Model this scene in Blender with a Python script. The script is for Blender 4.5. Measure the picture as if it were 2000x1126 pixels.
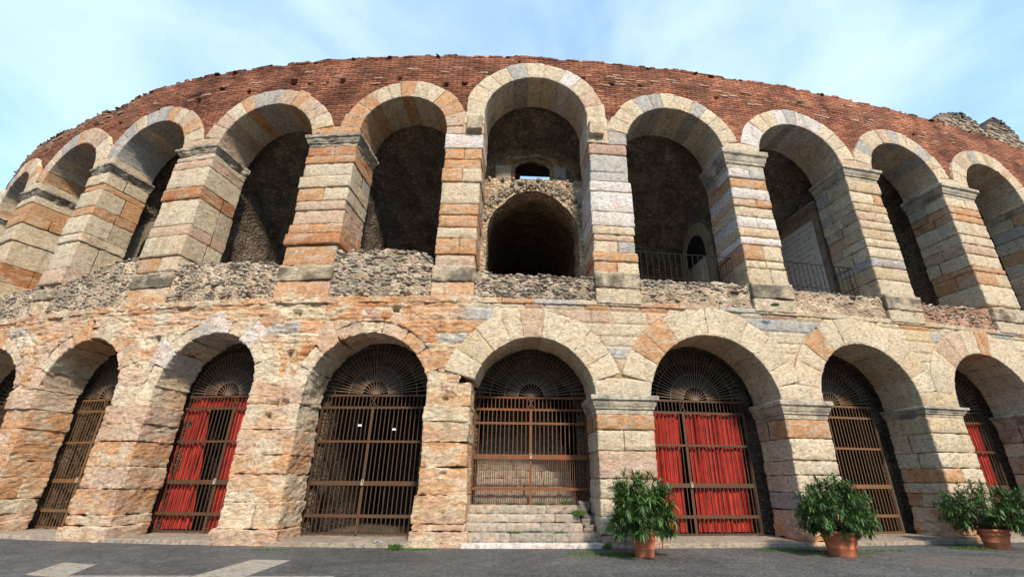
import bpy, math, random
import numpy as np
from mathutils import Matrix, Vector

# ------------------------------------------------------------------ camera, sky, sun, exposure
scn = bpy.context.scene
for o in list(bpy.data.objects): bpy.data.objects.remove(o)
CAM = Vector((-1.21394, -14.000989, 1.645061))
Fv = Vector((0.05054989, 0.91982094, 0.38906831)); Rv = Vector((0.99831218, -0.05769001, 0.00668239)); Uv = Vector((-0.02859196, -0.38807384, 0.92118467))
cd = bpy.data.cameras.new('camera'); cam = bpy.data.objects.new('camera', cd); scn.collection.objects.link(cam)
mw = Matrix.Identity(4)
for i in range(3):
    mw[i][0] = Rv[i]; mw[i][1] = Uv[i]; mw[i][2] = -Fv[i]; mw[i][3] = CAM[i]
cam.matrix_world = mw
cd.sensor_width = 36; cd.lens = 36*896.4075/2000
cd.shift_x = -39.77/2000; cd.shift_y = -2.8/2000
cd.clip_start = 0.1; cd.clip_end = 3000
scn.camera = cam
scn.view_settings.view_transform = 'Standard'; scn.view_settings.look = 'None'
scn.view_settings.gamma = 1; scn.view_settings.exposure = 0.78
scn.view_settings.use_curve_mapping = False

SUN_EL = math.radians(40); SUN_AZ = math.radians(15)          # azimuth: towards the viewer's right of straight behind the camera
to_sun = Vector((math.sin(SUN_AZ)*math.cos(SUN_EL), -math.cos(SUN_AZ)*math.cos(SUN_EL), math.sin(SUN_EL)))
sd = bpy.data.lights.new('sun', 'SUN'); sd.energy = 3.35; sd.angle = math.radians(5.0); sd.color = (1.0, 0.88, 0.72)
sun = bpy.data.objects.new('sun', sd); scn.collection.objects.link(sun)
sun.rotation_euler = to_sun.to_track_quat('Z', 'Y').to_euler()

world = bpy.data.worlds.new('World'); scn.world = world; world.use_nodes = True
nt = world.node_tree; nt.nodes.clear()
def N(nt, t, **k):
    n = nt.nodes.new(t)
    for a, b in k.items():
        if a == 'inp':
            for i, v in b.items(): n.inputs[i].default_value = v
        else: setattr(n, a, b)
    return n
def lk(nt, a, b): nt.links.new(a, b)
sky = N(nt, 'ShaderNodeTexSky', sky_type='NISHITA', sun_disc=False, sun_elevation=SUN_EL, sun_rotation=math.pi-SUN_AZ, air_density=1.0, dust_density=1.0, ozone_density=1.5)
tc = N(nt, 'ShaderNodeTexCoord')
mp = N(nt, 'ShaderNodeMapping'); mp.inputs['Scale'].default_value = (1.0, 1.0, 2.2); mp.inputs['Rotation'].default_value = (0.3, 0.5, 0.2)
lk(nt, tc.outputs['Generated'], mp.inputs[0])
n1 = N(nt, 'ShaderNodeTexNoise', inp={'Scale': 2.2, 'Detail': 7.0, 'Roughness': 0.52, 'Distortion': 0.5})
lk(nt, mp.outputs[0], n1.inputs['Vector'])
cr = N(nt, 'ShaderNodeValToRGB'); cr.color_ramp.elements[0].position = 0.30; cr.color_ramp.elements[1].position = 0.72
cr.color_ramp.elements[0].color = (0.22, 0.22, 0.22, 1); cr.color_ramp.elements[1].color = (1, 1, 1, 1)
lk(nt, n1.outputs[0], cr.inputs[0])
sc_ = N(nt, 'ShaderNodeMix', data_type='RGBA', blend_type='MULTIPLY', inp={0: 1.0}); sc_.inputs[7].default_value = (.95, 1.62, 2.0, 1)
lk(nt, sky.outputs[0], sc_.inputs[6])
mx = N(nt, 'ShaderNodeMix', data_type='RGBA'); mx.inputs[7].default_value = (4.5, 5.7, 6.9, 1)
lk(nt, cr.outputs[0], mx.inputs[0]); lk(nt, sc_.outputs[2], mx.inputs[6])
# lowest sky band darkened all round to dim the soffits, standing in for unseen buildings
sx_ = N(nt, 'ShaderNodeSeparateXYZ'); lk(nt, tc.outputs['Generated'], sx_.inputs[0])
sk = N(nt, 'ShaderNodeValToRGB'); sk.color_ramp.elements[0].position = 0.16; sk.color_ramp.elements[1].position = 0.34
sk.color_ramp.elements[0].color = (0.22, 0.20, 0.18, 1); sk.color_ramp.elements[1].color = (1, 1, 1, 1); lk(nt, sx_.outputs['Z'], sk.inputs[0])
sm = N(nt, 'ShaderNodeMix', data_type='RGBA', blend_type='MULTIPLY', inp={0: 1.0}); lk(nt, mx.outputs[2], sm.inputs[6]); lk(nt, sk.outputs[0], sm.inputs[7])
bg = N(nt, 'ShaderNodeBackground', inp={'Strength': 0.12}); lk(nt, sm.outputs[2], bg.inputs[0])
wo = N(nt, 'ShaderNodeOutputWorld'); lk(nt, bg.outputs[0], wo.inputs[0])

# ------------------------------------------------------------------ helpers
P = 5.4
KA, KB = 0.014866, -0.000401
_S = np.linspace(-75, 75, 30001); _A = KA*_S + KB*_S*_S/2
_A = np.where(_S < -48, KA*-48 + KB*48*48/2 + (_S+48)*0.03, np.where(_S > 30, KA*30+KB*450+(_S-30)*0.012, _A))
_X = np.cumsum(np.cos(_A))*(_S[1]-_S[0]); _Y = np.cumsum(np.sin(_A))*(_S[1]-_S[0]); _X -= _X[15000]; _Y -= _Y[15000]
def MAP(p):
    """(s along the wall, d inwards, z) -> world"""
    p = np.asarray(p, float); s = p[..., 0]; d = p[..., 1]
    a = np.interp(s, _S, _A)
    return np.stack([np.interp(s, _S, _X)-d*np.sin(a), np.interp(s, _S, _Y)+d*np.cos(a), p[..., 2]], -1)

_rs = np.random.RandomState(5); _perm = _rs.permutation(512); _perm = np.concatenate([_perm, _perm]); _g = _rs.normal(size=(512, 3)); _g /= np.linalg.norm(_g, axis=1)[:, None]
def perlin(p):
    i = np.floor(p).astype(int); f = p-i; u = f*f*f*(f*(f*6-15)+10); i &= 511; r = 0
    for dx in (0, 1):
        for dy in (0, 1):
            for dz in (0, 1):
                h = _perm[(_perm[(_perm[(i[..., 0]+dx) & 511]+i[..., 1]+dy) & 511]+i[..., 2]+dz) & 511]
                g = _g[h]; w = (u[..., 0] if dx else 1-u[..., 0])*(u[..., 1] if dy else 1-u[..., 1])*(u[..., 2] if dz else 1-u[..., 2])
                r = r+w*(g[..., 0]*(f[..., 0]-dx)+g[..., 1]*(f[..., 1]-dy)+g[..., 2]*(f[..., 2]-dz))
    return r*1.6
def fbm(p, sc=1.0, o=3, st=(1, 1, 1)):
    p = np.asarray(p)*np.array(st)*sc+37.3; r = 0; a = 1.0
    for k in range(o):
        r = r+a*perlin(p); p = p*2.03+11.7; a *= 0.5
    return r

class MB:
    def __init__(s): s.v = []; s.q = []; s.c = []; s.uv = []; s.n = 0
    def add(s, v, q, c, uv=None):
        v = np.asarray(v, float).reshape(-1, 3); q = np.asarray(q, int).reshape(-1, 4)
        c = np.asarray(c, float)
        if c.ndim == 1: c = np.tile(c, (len(v), 1))
        if uv is None: uv = v[:, [0, 2]]
        s.v.append(v); s.q.append(q+s.n); s.c.append(c[:, :3]); s.uv.append(uv); s.n += len(v)
    def build(s, name, mat, parent=None, mapped=True, smooth=True, loc=None):
        v = np.concatenate(s.v); q = np.concatenate(s.q); c = np.concatenate(s.c); uv = np.concatenate(s.uv)
        if mapped: v = MAP(v)
        if loc is not None: v = v-np.array(loc)
        return rawmesh(name, v, q, mat, parent, c, uv, smooth)
def rawmesh(name, v, q, mat, parent, c=None, uv=None, smooth=True):
    me = bpy.data.meshes.new(name); nv = len(v); q = np.asarray(q, int)
    tri = q[:, 2] == q[:, 3]; tot = np.where(tri, 3, 4)
    me.vertices.add(nv); me.vertices.foreach_set('co', np.asarray(v, np.float32).ravel())
    mask = np.ones(q.shape, bool); mask[tri, 3] = False
    li = q[mask]; me.loops.add(len(li)); me.loops.foreach_set('vertex_index', li.astype(np.int32))
    me.polygons.add(len(q)); st = np.concatenate([[0], np.cumsum(tot)[:-1]])
    me.polygons.foreach_set('loop_start', st.astype(np.int32)); me.polygons.foreach_set('loop_total', tot.astype(np.int32))
    me.polygons.foreach_set('use_smooth', np.full(len(q), smooth))
    if c is not None:
        ca = me.color_attributes.new('Col', 'FLOAT_COLOR', 'POINT'); ca.data.foreach_set('color', np.concatenate([c, np.ones((nv, 1))], 1).astype(np.float32).ravel())
    if uv is not None:
        ul = me.uv_layers.new(name='UVMap'); ul.data.foreach_set('uv', np.asarray(uv)[li].astype(np.float32).ravel())
    me.update(calc_edges=True); me.validate()
    me.materials.append(mat)
    o = bpy.data.objects.new(name, me); scn.collection.objects.link(o)
    if parent is not None: o.parent = parent
    return o
def tag(o, label=None, cat=None, group=None, kind=None):
    if label: o['label'] = label
    if cat: o['category'] = cat
    if group: o['group'] = group
    if kind: o['kind'] = kind
    return o
def empty(name, loc, label, cat, group=None):
    o = bpy.data.objects.new(name, None); scn.collection.objects.link(o); o.location = loc; o.empty_display_size = 0.3
    return tag(o, label, cat, group)
def gridq(a, b, flip=False):
    i = np.arange(a*b).reshape(a, b)
    q = np.stack([i[:-1, :-1], i[1:, :-1], i[1:, 1:], i[:-1, 1:]], -1).reshape(-1, 4)
    return q[:, ::-1] if flip else q

def axis(L, r, res):
    n = max(1, int(round((L-2*r)/res)))
    return np.concatenate([[0, r*.3, r*.65], np.linspace(r, L-r, n+1), [L-r*.65, L-r*.3, L]])
def block(mb, dims, fmap, col, res=.07, r=.03, amp=.012, nsc=6.0, pillow=0.0, big=0.0, faces='FLRTB', mott=0.06, uvf=None, grain=(1, 1, 2.2)):
    """a rounded, weathered stone: box in local (u,v,w) with v into the wall"""
    L = np.array(dims); r = min(r, L.min()*.4)
    ax = [axis(L[i], r, res if i != 1 else res*1.6) for i in range(3)]
    ps, qs, n0 = [], [], 0
    def face(fix, val, a, b, flip):
        nonlocal n0
        A, B = np.meshgrid(ax[a], ax[b], indexing='ij'); p = np.zeros(A.shape+(3,)); p[..., a] = A; p[..., b] = B; p[..., fix] = val
        q = gridq(A.shape[0], A.shape[1], flip)+n0; ps.append(p.reshape(-1, 3)); qs.append(q); n0 += A.size
    if 'F' in faces: face(1, 0, 0, 2, False)
    if 'L' in faces: face(0, 0, 1, 2, True)
    if 'R' in faces: face(0, L[0], 1, 2, False)
    if 'B' in faces: face(2, 0, 0, 1, True)
    if 'T' in faces: face(2, L[2], 0, 1, False)
    p = np.concatenate(ps); q = np.concatenate(qs)
    c = np.clip(p, r, L-r); dr = p-c; dr /= np.linalg.norm(dr, axis=1)[:, None]+1e-9
    base = c+dr*r
    p0 = fmap(base)
    h = amp*fbm(p0, nsc, 3, grain)
    if big: h = h+big*fbm(p0+9.1, 1.3, 2)
    if pillow:
        e = np.minimum(base[:, [0, 2]], L[[0, 2]]-base[:, [0, 2]]).min(1); ev = np.minimum(base[:, 1], 0.3)
        h = h+pillow*(1-np.exp(-np.maximum(e, 0)/.06))
    v = fmap(base+dr*h[:, None])
    col = np.asarray(col)
    cc = col if col.ndim > 1 else np.tile(col, (len(v), 1))
    m = 1+mott*fbm(p0+3.3, 2.0, 3)
    if mott == .06:
        orange = float(np.mean(cc[:, 0]/cc[:, 2])) > 1.65; nn = fbm(p0+71, 1.7, 4, (1, 1, 3.2))
        if orange: f = np.clip(nn*1.9+.12, 0, 1)[:, None]*.62; cc = cc*(1-f)+np.array([.66, .55, .43])*f
        else: f = np.clip(nn*2-.75, 0, 1)[:, None]*.6; cc = cc*(1-f)+np.array([.63, .42, .27])*f
    cc = cc*m[:, None]
    uv = np.stack([p0[:, 0]+p0[:, 1], p0[:, 2]], 1)
    mb.add(v, q, cc, uv)
def boxmap(s0, d0, z0): 
    o = np.array([s0, d0, z0]); return lambda p: p+o

def rbox(mb, s0, s1, d0, d1, z0, z1, col=(.3, .3, .3)):
    x = [(s0, d0, z0), (s1, d0, z0), (s1, d1, z0), (s0, d1, z0), (s0, d0, z1), (s1, d0, z1), (s1, d1, z1), (s0, d1, z1)]
    mb.add(x, [(0, 1, 5, 4), (1, 2, 6, 5), (2, 3, 7, 6), (3, 0, 4, 7), (4, 5, 6, 7), (3, 2, 1, 0)], col)
def bar(mb, a, b, w, t, col=(.3, .3, .3), nrm=(0, 1, 0)):
    a = np.array(a, float); b = np.array(b, float); d = b-a; d /= np.linalg.norm(d); n = np.array(nrm, float); n -= d*(n@d)
    if np.linalg.norm(n) < .1: n = np.array([1., 0, 0])-d*d[0]
    n /= np.linalg.norm(n)
    sd_ = np.cross(d, n)*w/2; n = n*t/2
    x = [a-sd_-n, a+sd_-n, a+sd_+n, a-sd_+n, b-sd_-n, b+sd_-n, b+sd_+n, b-sd_+n]
    mb.add(x, [(0, 1, 5, 4), (1, 2, 6, 5), (2, 3, 7, 6), (3, 0, 4, 7), (4, 5, 6, 7), (3, 2, 1, 0)], col)
def tube(mb, pts, rad, col, n=7):
    pts = [np.array(p, float) for p in pts]; R_ = rad if hasattr(rad, '__len__') else [rad]*len(pts); vs = []
    for i, p in enumerate(pts):
        d = pts[min(i+1, len(pts)-1)]-pts[max(i-1, 0)]; d /= np.linalg.norm(d)+1e-9
        a = np.cross(d, [0.31, 0.77, 0.2]); a /= np.linalg.norm(a); b = np.cross(d, a)
        t = np.arange(n)*2*math.pi/n
        vs.append(p+R_[i]*(np.cos(t)[:, None]*a+np.sin(t)[:, None]*b))
    q = [(i*n+j, i*n+(j+1) % n, (i+1)*n+(j+1) % n, (i+1)*n+j) for i in range(len(pts)-1) for j in range(n)]
    mb.add(np.concatenate(vs), q, col)

# pebble prototype
import bmesh
def ico(sub=1):
    bm = bmesh.new(); bmesh.ops.create_icosphere(bm, subdivisions=sub, radius=1)
    v = np.array([x.co[:] for x in bm.verts]); f = np.array([[x.index for x in fc.verts] for fc in bm.faces]); bm.free()
    return v, np.concatenate([f, f[:, 2:3]], 1)
ICO = ico(2); ICO0 = ico(1)
def pebbles(mb, cen, size, cols, rs, lo=False):
    V0, Q0 = ICO0 if lo else ICO
    n = len(cen); nv = len(V0)
    a = rs.uniform(0, 6.28, n); v = V0[None]*(1+.22*rs.uniform(-1, 1, (n, nv, 1)))
    v = v*size[:, None, :]
    t = rs.normal(0, .25, n); x = v[..., 0]*np.cos(t)[:, None]-v[..., 2]*np.sin(t)[:, None]; z = v[..., 0]*np.sin(t)[:, None]+v[..., 2]*np.cos(t)[:, None]
    v = np.stack([x, v[..., 1], z], -1)+cen[:, None, :]
    q = Q0[None]+(np.arange(n)*nv)[:, None, None]
    mb.add(v.reshape(-1, 3), q.reshape(-1, 4), np.repeat(cols, nv, 0))

# ------------------------------------------------------------------ materials
def newmat(name, rough=.85, spec=.25):
    m = bpy.data.materials.new(name); m.use_nodes = True; t = m.node_tree; b = t.nodes['Principled BSDF']
    b.inputs['Roughness'].default_value = rough; b.inputs['Specular IOR Level'].default_value = spec
    return m, t, b
def ramp(t, src, stops):
    r = N(t, 'ShaderNodeValToRGB'); e = r.color_ramp.elements
    while len(e) < len(stops): e.new(.5)
    for x, (p, c) in zip(e, stops):
        x.position = p; x.color = (c, c, c, 1) if not hasattr(c, '__len__') else (*c, 1)
    lk(t, src, r.inputs[0]); return r.outputs[0]
def mixc(t, f, a, b, mode='MIX'):
    m = N(t, 'ShaderNodeMix', data_type='RGBA', blend_type=mode)
    for i, x in ((0, f), (6, a), (7, b)):
        if isinstance(x, (int, float)): m.inputs[i].default_value = x
        elif isinstance(x, tuple): m.inputs[i].default_value = (*x, 1)
        else: lk(t, x, m.inputs[i])
    return m.outputs[2]
def noise(t, vec, sc, det=6, rgh=.6, dist=0, stretch=None):
    if stretch:
        m = N(t, 'ShaderNodeMapping'); m.inputs['Scale'].default_value = stretch; lk(t, vec, m.inputs[0]); vec = m.outputs[0]
    n = N(t, 'ShaderNodeTexNoise', inp={'Scale': sc, 'Detail': det, 'Roughness': rgh, 'Distortion': dist}); lk(t, vec, n.inputs['Vector']); return n.outputs[0]
def bumpn(t, h, dist, strength=1.0, nrm=None):
    b = N(t, 'ShaderNodeBump', inp={'Strength': strength, 'Distance': dist}); lk(t, h, b.inputs['Height'])
    if nrm: lk(t, nrm, b.inputs['Normal'])
    return b.outputs[0]

def stone_mat(name, bump=.03, pit=.55, strata=.6, stain=.45, tint=(.55, .50, .44)):
    m, t, b = newmat(name, .9, .2)
    at = N(t, 'ShaderNodeAttribute', attribute_name='Col'); g = N(t, 'ShaderNodeTexCoord').outputs['Object']
    col = at.outputs['Color']
    big = noise(t, g, 1.1, 5, .6); col = mixc(t, ramp(t, big, [(.3, 0), (.7, .5)]), col, mixc(t, 1.0, col, (1.1, .86, .68), 'MULTIPLY'))
    fine = noise(t, g, 9, 8, .7, .3, (1, 1, 1+strata*2)); col = mixc(t, ramp(t, fine, [(.28, .62), (.5, .96), (.72, 1.18)]), (0., 0., 0.), col) if False else mixc(t, 1.0, col, ramp(t, fine, [(.33, .46), (.5, 1.02), (.67, 1.26)]), 'MULTIPLY')
    st = noise(t, g, 3.1, 9, .72, .6); col = mixc(t, ramp(t, st, [(.5, 0), (.68, stain)]), col, mixc(t, 1.0, col, tint, 'MULTIPLY'))
    sp = noise(t, g, 42, 3, .6, 0, (1, 1, 1.6)); pm = ramp(t, sp, [(.3, 1), (.42, 0)])
    pf = N(t, 'ShaderNodeMath', operation='MULTIPLY', inp={1: pit}); lk(t, pm, pf.inputs[0])
    col = mixc(t, pf.outputs[0], col, (.10, .07, .05))
    rn = noise(t, g, 2.6, 6, .6, .15, (1, 1, .14)); col = mixc(t, ramp(t, rn, [(.54, 0), (.68, .4)]), col, mixc(t, 1.0, col, (.52, .47, .42), 'MULTIPLY'))
    lk(t, col, b.inputs['Base Color'])
    nb = bumpn(t, noise(t, g, 10, 10, .76, .4, (1, 1, 1+strata*2.2)), bump*3.4, 1.0)
    nb = bumpn(t, sp, bump*1.1, .9, nb)
    lk(t, nb, b.inputs['Normal']); return m
M_STONE = stone_mat('dressed_stone', .028, .5, .5, .4, (.62, .55, .48))
M_ROUGH = stone_mat('eroded_stone', .030, .55, .9, .4, (.66, .54, .45))
M_CAP = stone_mat('moulding_stone', .015, .3, .2, .75, (.38, .36, .33))
M_PEB = stone_mat('rubble_stone', .02, .35, .1, .4)

def rubble_mat(name, cells=11, c1=(.34, .28, .21), c2=(.16, .12, .09), mort=(.25, .2, .15), bump=.05, attr=True, red=.7):
    m, t, b = newmat(name, .95, .1); g = N(t, 'ShaderNodeTexCoord').outputs['Object']
    wn = N(t, 'ShaderNodeTexNoise', inp={'Scale': 4.0, 'Detail': 3.0}); lk(t, g, wn.inputs['Vector'])
    wv = mixc(t, .12, g, wn.outputs['Color'])
    mpn = N(t, 'ShaderNodeMapping'); mpn.inputs['Scale'].default_value = (1, 1, 1.5); lk(t, wv, mpn.inputs[0])
    vo = N(t, 'ShaderNodeTexVoronoi', inp={'Scale': float(cells), 'Randomness': 1.0}); lk(t, mpn.outputs[0], vo.inputs['Vector'])
    sep = N(t, 'ShaderNodeSeparateColor'); lk(t, vo.outputs['Color'], sep.inputs[0])
    col = mixc(t, sep.outputs[0], c1, c2)
    red = ramp(t, sep.outputs[1], [(.78, 0), (.84, red)]); col = mixc(t, red, col, (.26, .10, .06))
    edge = ramp(t, vo.outputs['Distance'], [(.32, 0), (.62, 1)]); col = mixc(t, edge, col, mort)
    if attr:
        at = N(t, 'ShaderNodeAttribute', attribute_name='Col'); col = mixc(t, 1.0, col, at.outputs['Color'], 'MULTIPLY')
    big = noise(t, g, 1.3, 8, .7, .4); col = mixc(t, 1.0, col, ramp(t, big, [(.3, .35), (.55, 1.0), (.72, 1.5)]), 'MULTIPLY')
    lk(t, col, b.inputs['Base Color'])
    inv_ = N(t, 'ShaderNodeMath', operation='SUBTRACT', inp={0: 1.0}); lk(t, vo.outputs['Distance'], inv_.inputs[1])
    nb = bumpn(t, inv_.outputs[0], bump, 1.0); nb = bumpn(t, noise(t, g, 22, 6, .7), bump*.5, .8, nb)
    lk(t, nb, b.inputs['Normal']); return m
M_RUB = rubble_mat('rubble_core')
M_VAULT = rubble_mat('vault_concrete', 9, (.36, .27, .20), (.15, .11, .082), (.17, .13, .10), .10, red=.0)

def brick_mat():
    m, t, b = newmat('old_brick', .9, .15); uv = N(t, 'ShaderNodeTexCoord'); g = uv.outputs['Object']
    wn = noise(t, g, 1.5, 4, .6)
    cmb = N(t, 'ShaderNodeCombineXYZ'); ml = N(t, 'ShaderNodeMath', operation='MULTIPLY', inp={1: .10}); lk(t, wn, ml.inputs[0]); lk(t, ml.outputs[0], cmb.inputs[1])
    ad = N(t, 'ShaderNodeVectorMath', operation='ADD'); lk(t, uv.outputs['UV'], ad.inputs[0]); lk(t, cmb.outputs[0], ad.inputs[1])
    br = N(t, 'ShaderNodeTexBrick', offset=.5, inp={'Scale': 1.0, 'Mortar Size': .021, 'Mortar Smooth': .3, 'Bias': -.1, 'Brick Width': .42, 'Row Height': .115})
    br.inputs['Color1'].default_value = (.38, .145, .075, 1); br.inputs['Color2'].default_value = (.22, .075, .042, 1); br.inputs['Mortar'].default_value = (.06, .03, .022, 1)
    lk(t, ad.outputs[0], br.inputs['Vector'])
    col = br.outputs['Color']
    sx = N(t, 'ShaderNodeMapping'); sx.inputs['Scale'].default_value = (.55, 5.5, 1); lk(t, ad.outputs[0], sx.inputs[0])
    n2 = N(t, 'ShaderNodeTexNoise', inp={'Scale': 2.4, 'Detail': 6.0, 'Roughness': .7}); lk(t, sx.outputs[0], n2.inputs['Vector'])
    col = mixc(t, ramp(t, n2.outputs[0], [(.60, 0), (.72, .55)]), col, (.52, .38, .27))
    col = mixc(t, ramp(t, n2.outputs[0], [(.32, .8), (.44, 0)]), col, (.07, .03, .025))
    big = noise(t, g, .8, 7, .65, .5); col = mixc(t, 1.0, col, ramp(t, big, [(.32, .38), (.5, .95), (.68, 1.55)]), 'MULTIPLY')
    at = N(t, 'ShaderNodeAttribute', attribute_name='Col'); col = mixc(t, 1.0, col, at.outputs['Color'], 'MULTIPLY')
    fine = noise(t, g, 14, 6, .7); col = mixc(t, 1.0, col, ramp(t, fine, [(.3, .65), (.7, 1.3)]), 'MULTIPLY')
    wz = noise(t, g, 1.7, 8, .7, .3, (1, 1, .5)); col = mixc(t, ramp(t, wz, [(.5, 0), (.68, .5)]), col, (.15, .09, .06))
    lk(t, col, b.inputs['Base Color'])
    iv = N(t, 'ShaderNodeMath', operation='SUBTRACT', inp={0: 1.0}); lk(t, br.outputs['Fac'], iv.inputs[1])
    nb = bumpn(t, iv.outputs[0], .025, .9); nb = bumpn(t, n2.outputs[0], .12, .8, nb); nb = bumpn(t, fine, .03, .8, nb)
    lk(t, nb, b.inputs['Normal']); return m
M_BRICK = brick_mat()

def rust_mat():
    m, t, b = newmat('rusty_iron', .7, .4); g = N(t, 'ShaderNodeTexCoord').outputs['Object']
    at = N(t, 'ShaderNodeAttribute', attribute_name='Col')
    n = noise(t, g, 6, 8, .7); col = mixc(t, ramp(t, n, [(.42, 0), (.62, 1)]), at.outputs['Color'], mixc(t, 1.0, at.outputs['Color'], (1.7, 1.05, .55), 'MULTIPLY'))
    lk(t, col, b.inputs['Base Color']); b.inputs['Metallic'].default_value = .15
    lk(t, bumpn(t, noise(t, g, 60, 4), .004), b.inputs['Normal']); return m
M_RUST = rust_mat()
def plain(name, c, rough=.7, nsc=8, var=.35, bump=.005, spec=.3):
    m, t, b = newmat(name, rough, spec); g = N(t, 'ShaderNodeTexCoord').outputs['Object']; n = noise(t, g, nsc, 7, .65)
    col = mixc(t, 1.0, c, ramp(t, n, [(.25, 1-var), (.75, 1+var)]), 'MULTIPLY'); lk(t, col, b.inputs['Base Color'])
    lk(t, bumpn(t, n, bump), b.inputs['Normal']); return m
M_IRON = plain('dark_iron', (.016, .014, .014), .8, 20, .3, .002, .15)
M_CLOTH = plain('red_cloth', (.40, .034, .024), .9, 2.2, .5, .03, .05)
M_TERRA = plain('terracotta', (.46, .15, .075), .85, 6, .28, .004, .2)
M_SOIL = plain('soil', (.05, .035, .025), .95, 30, .5, .02)
M_BARK = plain('oleander_bark', (.12, .09, .06), .9, 30, .4, .01)
M_PLAQUE = plain('marble_panel', (.74, .70, .63), .6, 3, .18, .006)
M_LEAFM, t_, b_ = newmat('oleander_leaf', .5, .4)
at_ = N(t_, 'ShaderNodeAttribute', attribute_name='Col'); lk(t_, at_.outputs['Color'], b_.inputs['Base Color'])
b_.inputs['Transmission Weight'].default_value = 0
M_GRASS, t_, b_ = newmat('grass_blade', .7, .2)
at_ = N(t_, 'ShaderNodeAttribute', attribute_name='Col'); lk(t_, at_.outputs['Color'], b_.inputs['Base Color'])

def ground_mat():
    m, t, b = newmat('basalt_setts', .75, .35); g = N(t, 'ShaderNodeTexCoord').outputs['Object']
    wn = N(t, 'ShaderNodeTexNoise', inp={'Scale': 1.2, 'Detail': 2.0}); lk(t, g, wn.inputs['Vector']); wv = mixc(t, .35, g, wn.outputs['Color'])
    vo = N(t, 'ShaderNodeTexVoronoi', inp={'Scale': 9.5, 'Randomness': .55}); lk(t, wv, vo.inputs['Vector'])
    ve = N(t, 'ShaderNodeTexVoronoi', feature='DISTANCE_TO_EDGE', inp={'Scale': 9.5, 'Randomness': .55}); lk(t, wv, ve.inputs['Vector'])
    sep = N(t, 'ShaderNodeSeparateColor'); lk(t, vo.outputs['Color'], sep.inputs[0])
    col = mixc(t, sep.outputs[0], (.070, .067, .064), (.105, .10, .095))
    e = ramp(t, ve.outputs['Distance'], [(.0, 1), (.09, 0)]); col = mixc(t, e, col, (.055, .05, .04))
    mossn = noise(t, g, .9, 7, .7, .3); col = mixc(t, ramp(t, mossn, [(.5, 0), (.72, .35)]), col, (.105, .10, .075))
    pt = noise(t, g, .35, 6, .7, .6); col = mixc(t, 1.0, col, ramp(t, pt, [(.35, .68), (.5, 1.0), (.65, 1.3)]), 'MULTIPLY')
    fn = noise(t, g, 50, 4, .6); col = mixc(t, ramp(t, fn, [(.70, 0), (.76, .6)]), col, (.3, .29, .27))
    lk(t, col, b.inputs['Base Color'])
    nb = bumpn(t, ramp(t, ve.outputs['Distance'], [(0, 0), (.2, 1)]), .02, .9); nb = bumpn(t, fn, .01, .7, nb)
    lk(t, nb, b.inputs['Normal']); return m
M_GROUND = ground_mat()
M_SLAB = stone_mat('paving_stone', .012, .3, .0, .5)

# ------------------------------------------------------------------ palette and measured layout
PAL = dict(C=(.77, .655, .48), G=(.54, .52, .48), W=(.80, .75, .71), O=(.67, .38, .195), P=(.69, .50, .36), D=(.55, .25, .11), Y=(.70, .56, .36), R=(.58, .38, .29), B=(.38, .25, .15))
for k_ in PAL: PAL[k_] = np.array(PAL[k_])
def pick(rs, w):
    ks = list(w); p = np.array([w[x] for x in ks], float); return PAL[ks[rs.choice(len(ks), p=p/p.sum())]]*rs.uniform(.88, 1.1)
W_RIGHT = dict(C=6, G=2, W=1, O=1.3, P=1.6, Y=1, R=.7)
W_LEFT = dict(C=4, G=.8, O=3, P=3, D=.8, Y=1.8, R=1)
LOW = {-6: (-6.33, -5.62), -5: (-5.33, -4.62), -4: (-4.30, -3.42), -3: (-3.20, -2.58), -2: (-2.30, -1.68), -1: (-1.37, -.67), 0: (-.42, .28), 1: (.60, 1.40), 2: (1.68, 2.40), 3: (2.69, 3.40), 4: (3.68, 4.40), 5: (4.68, 5.4)}
LOW = {k: (a*P, b*P) for k, (a, b) in LOW.items()}
UP = {-6: (-6.32, -5.63), -5: (-5.36, -4.68), -4: (-4.38, -3.65), -3: (-3.42, -2.74), -2: (-2.43, -1.68), -1: (-1.33, -.70), 0: (-.44, .31), 1: (.59, 1.34), 2: (1.63, 2.35), 3: (2.64, 3.32), 4: (3.66, 4.33), 5: (4.64, 5.34)}
UP = {k: (a*P, b*P) for k, (a, b) in UP.items()}
ZCAP = 4.06; ZUC = 13.88
TL, TU = .95, .80
def low_geo(k):
    a, b = LOW[k]; r = (b-a)/2; ap = {0: 5.83, -1: 5.93, -2: 6.02, -3: 6.05, -4: 6.05}.get(k, 6.1); return (a+b)/2, r, ap-r
def up_geo(k):
    a, b = UP[k]; r = (b-a)/2; ap = 16.88 if k == 0 else 15.76; return (a+b)/2, r, ap-r

arena = empty('amphitheatre', (0, 0, 0), 'huge curved ancient stone and red brick amphitheatre with two tiers of open arches', 'amphitheatre')

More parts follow.
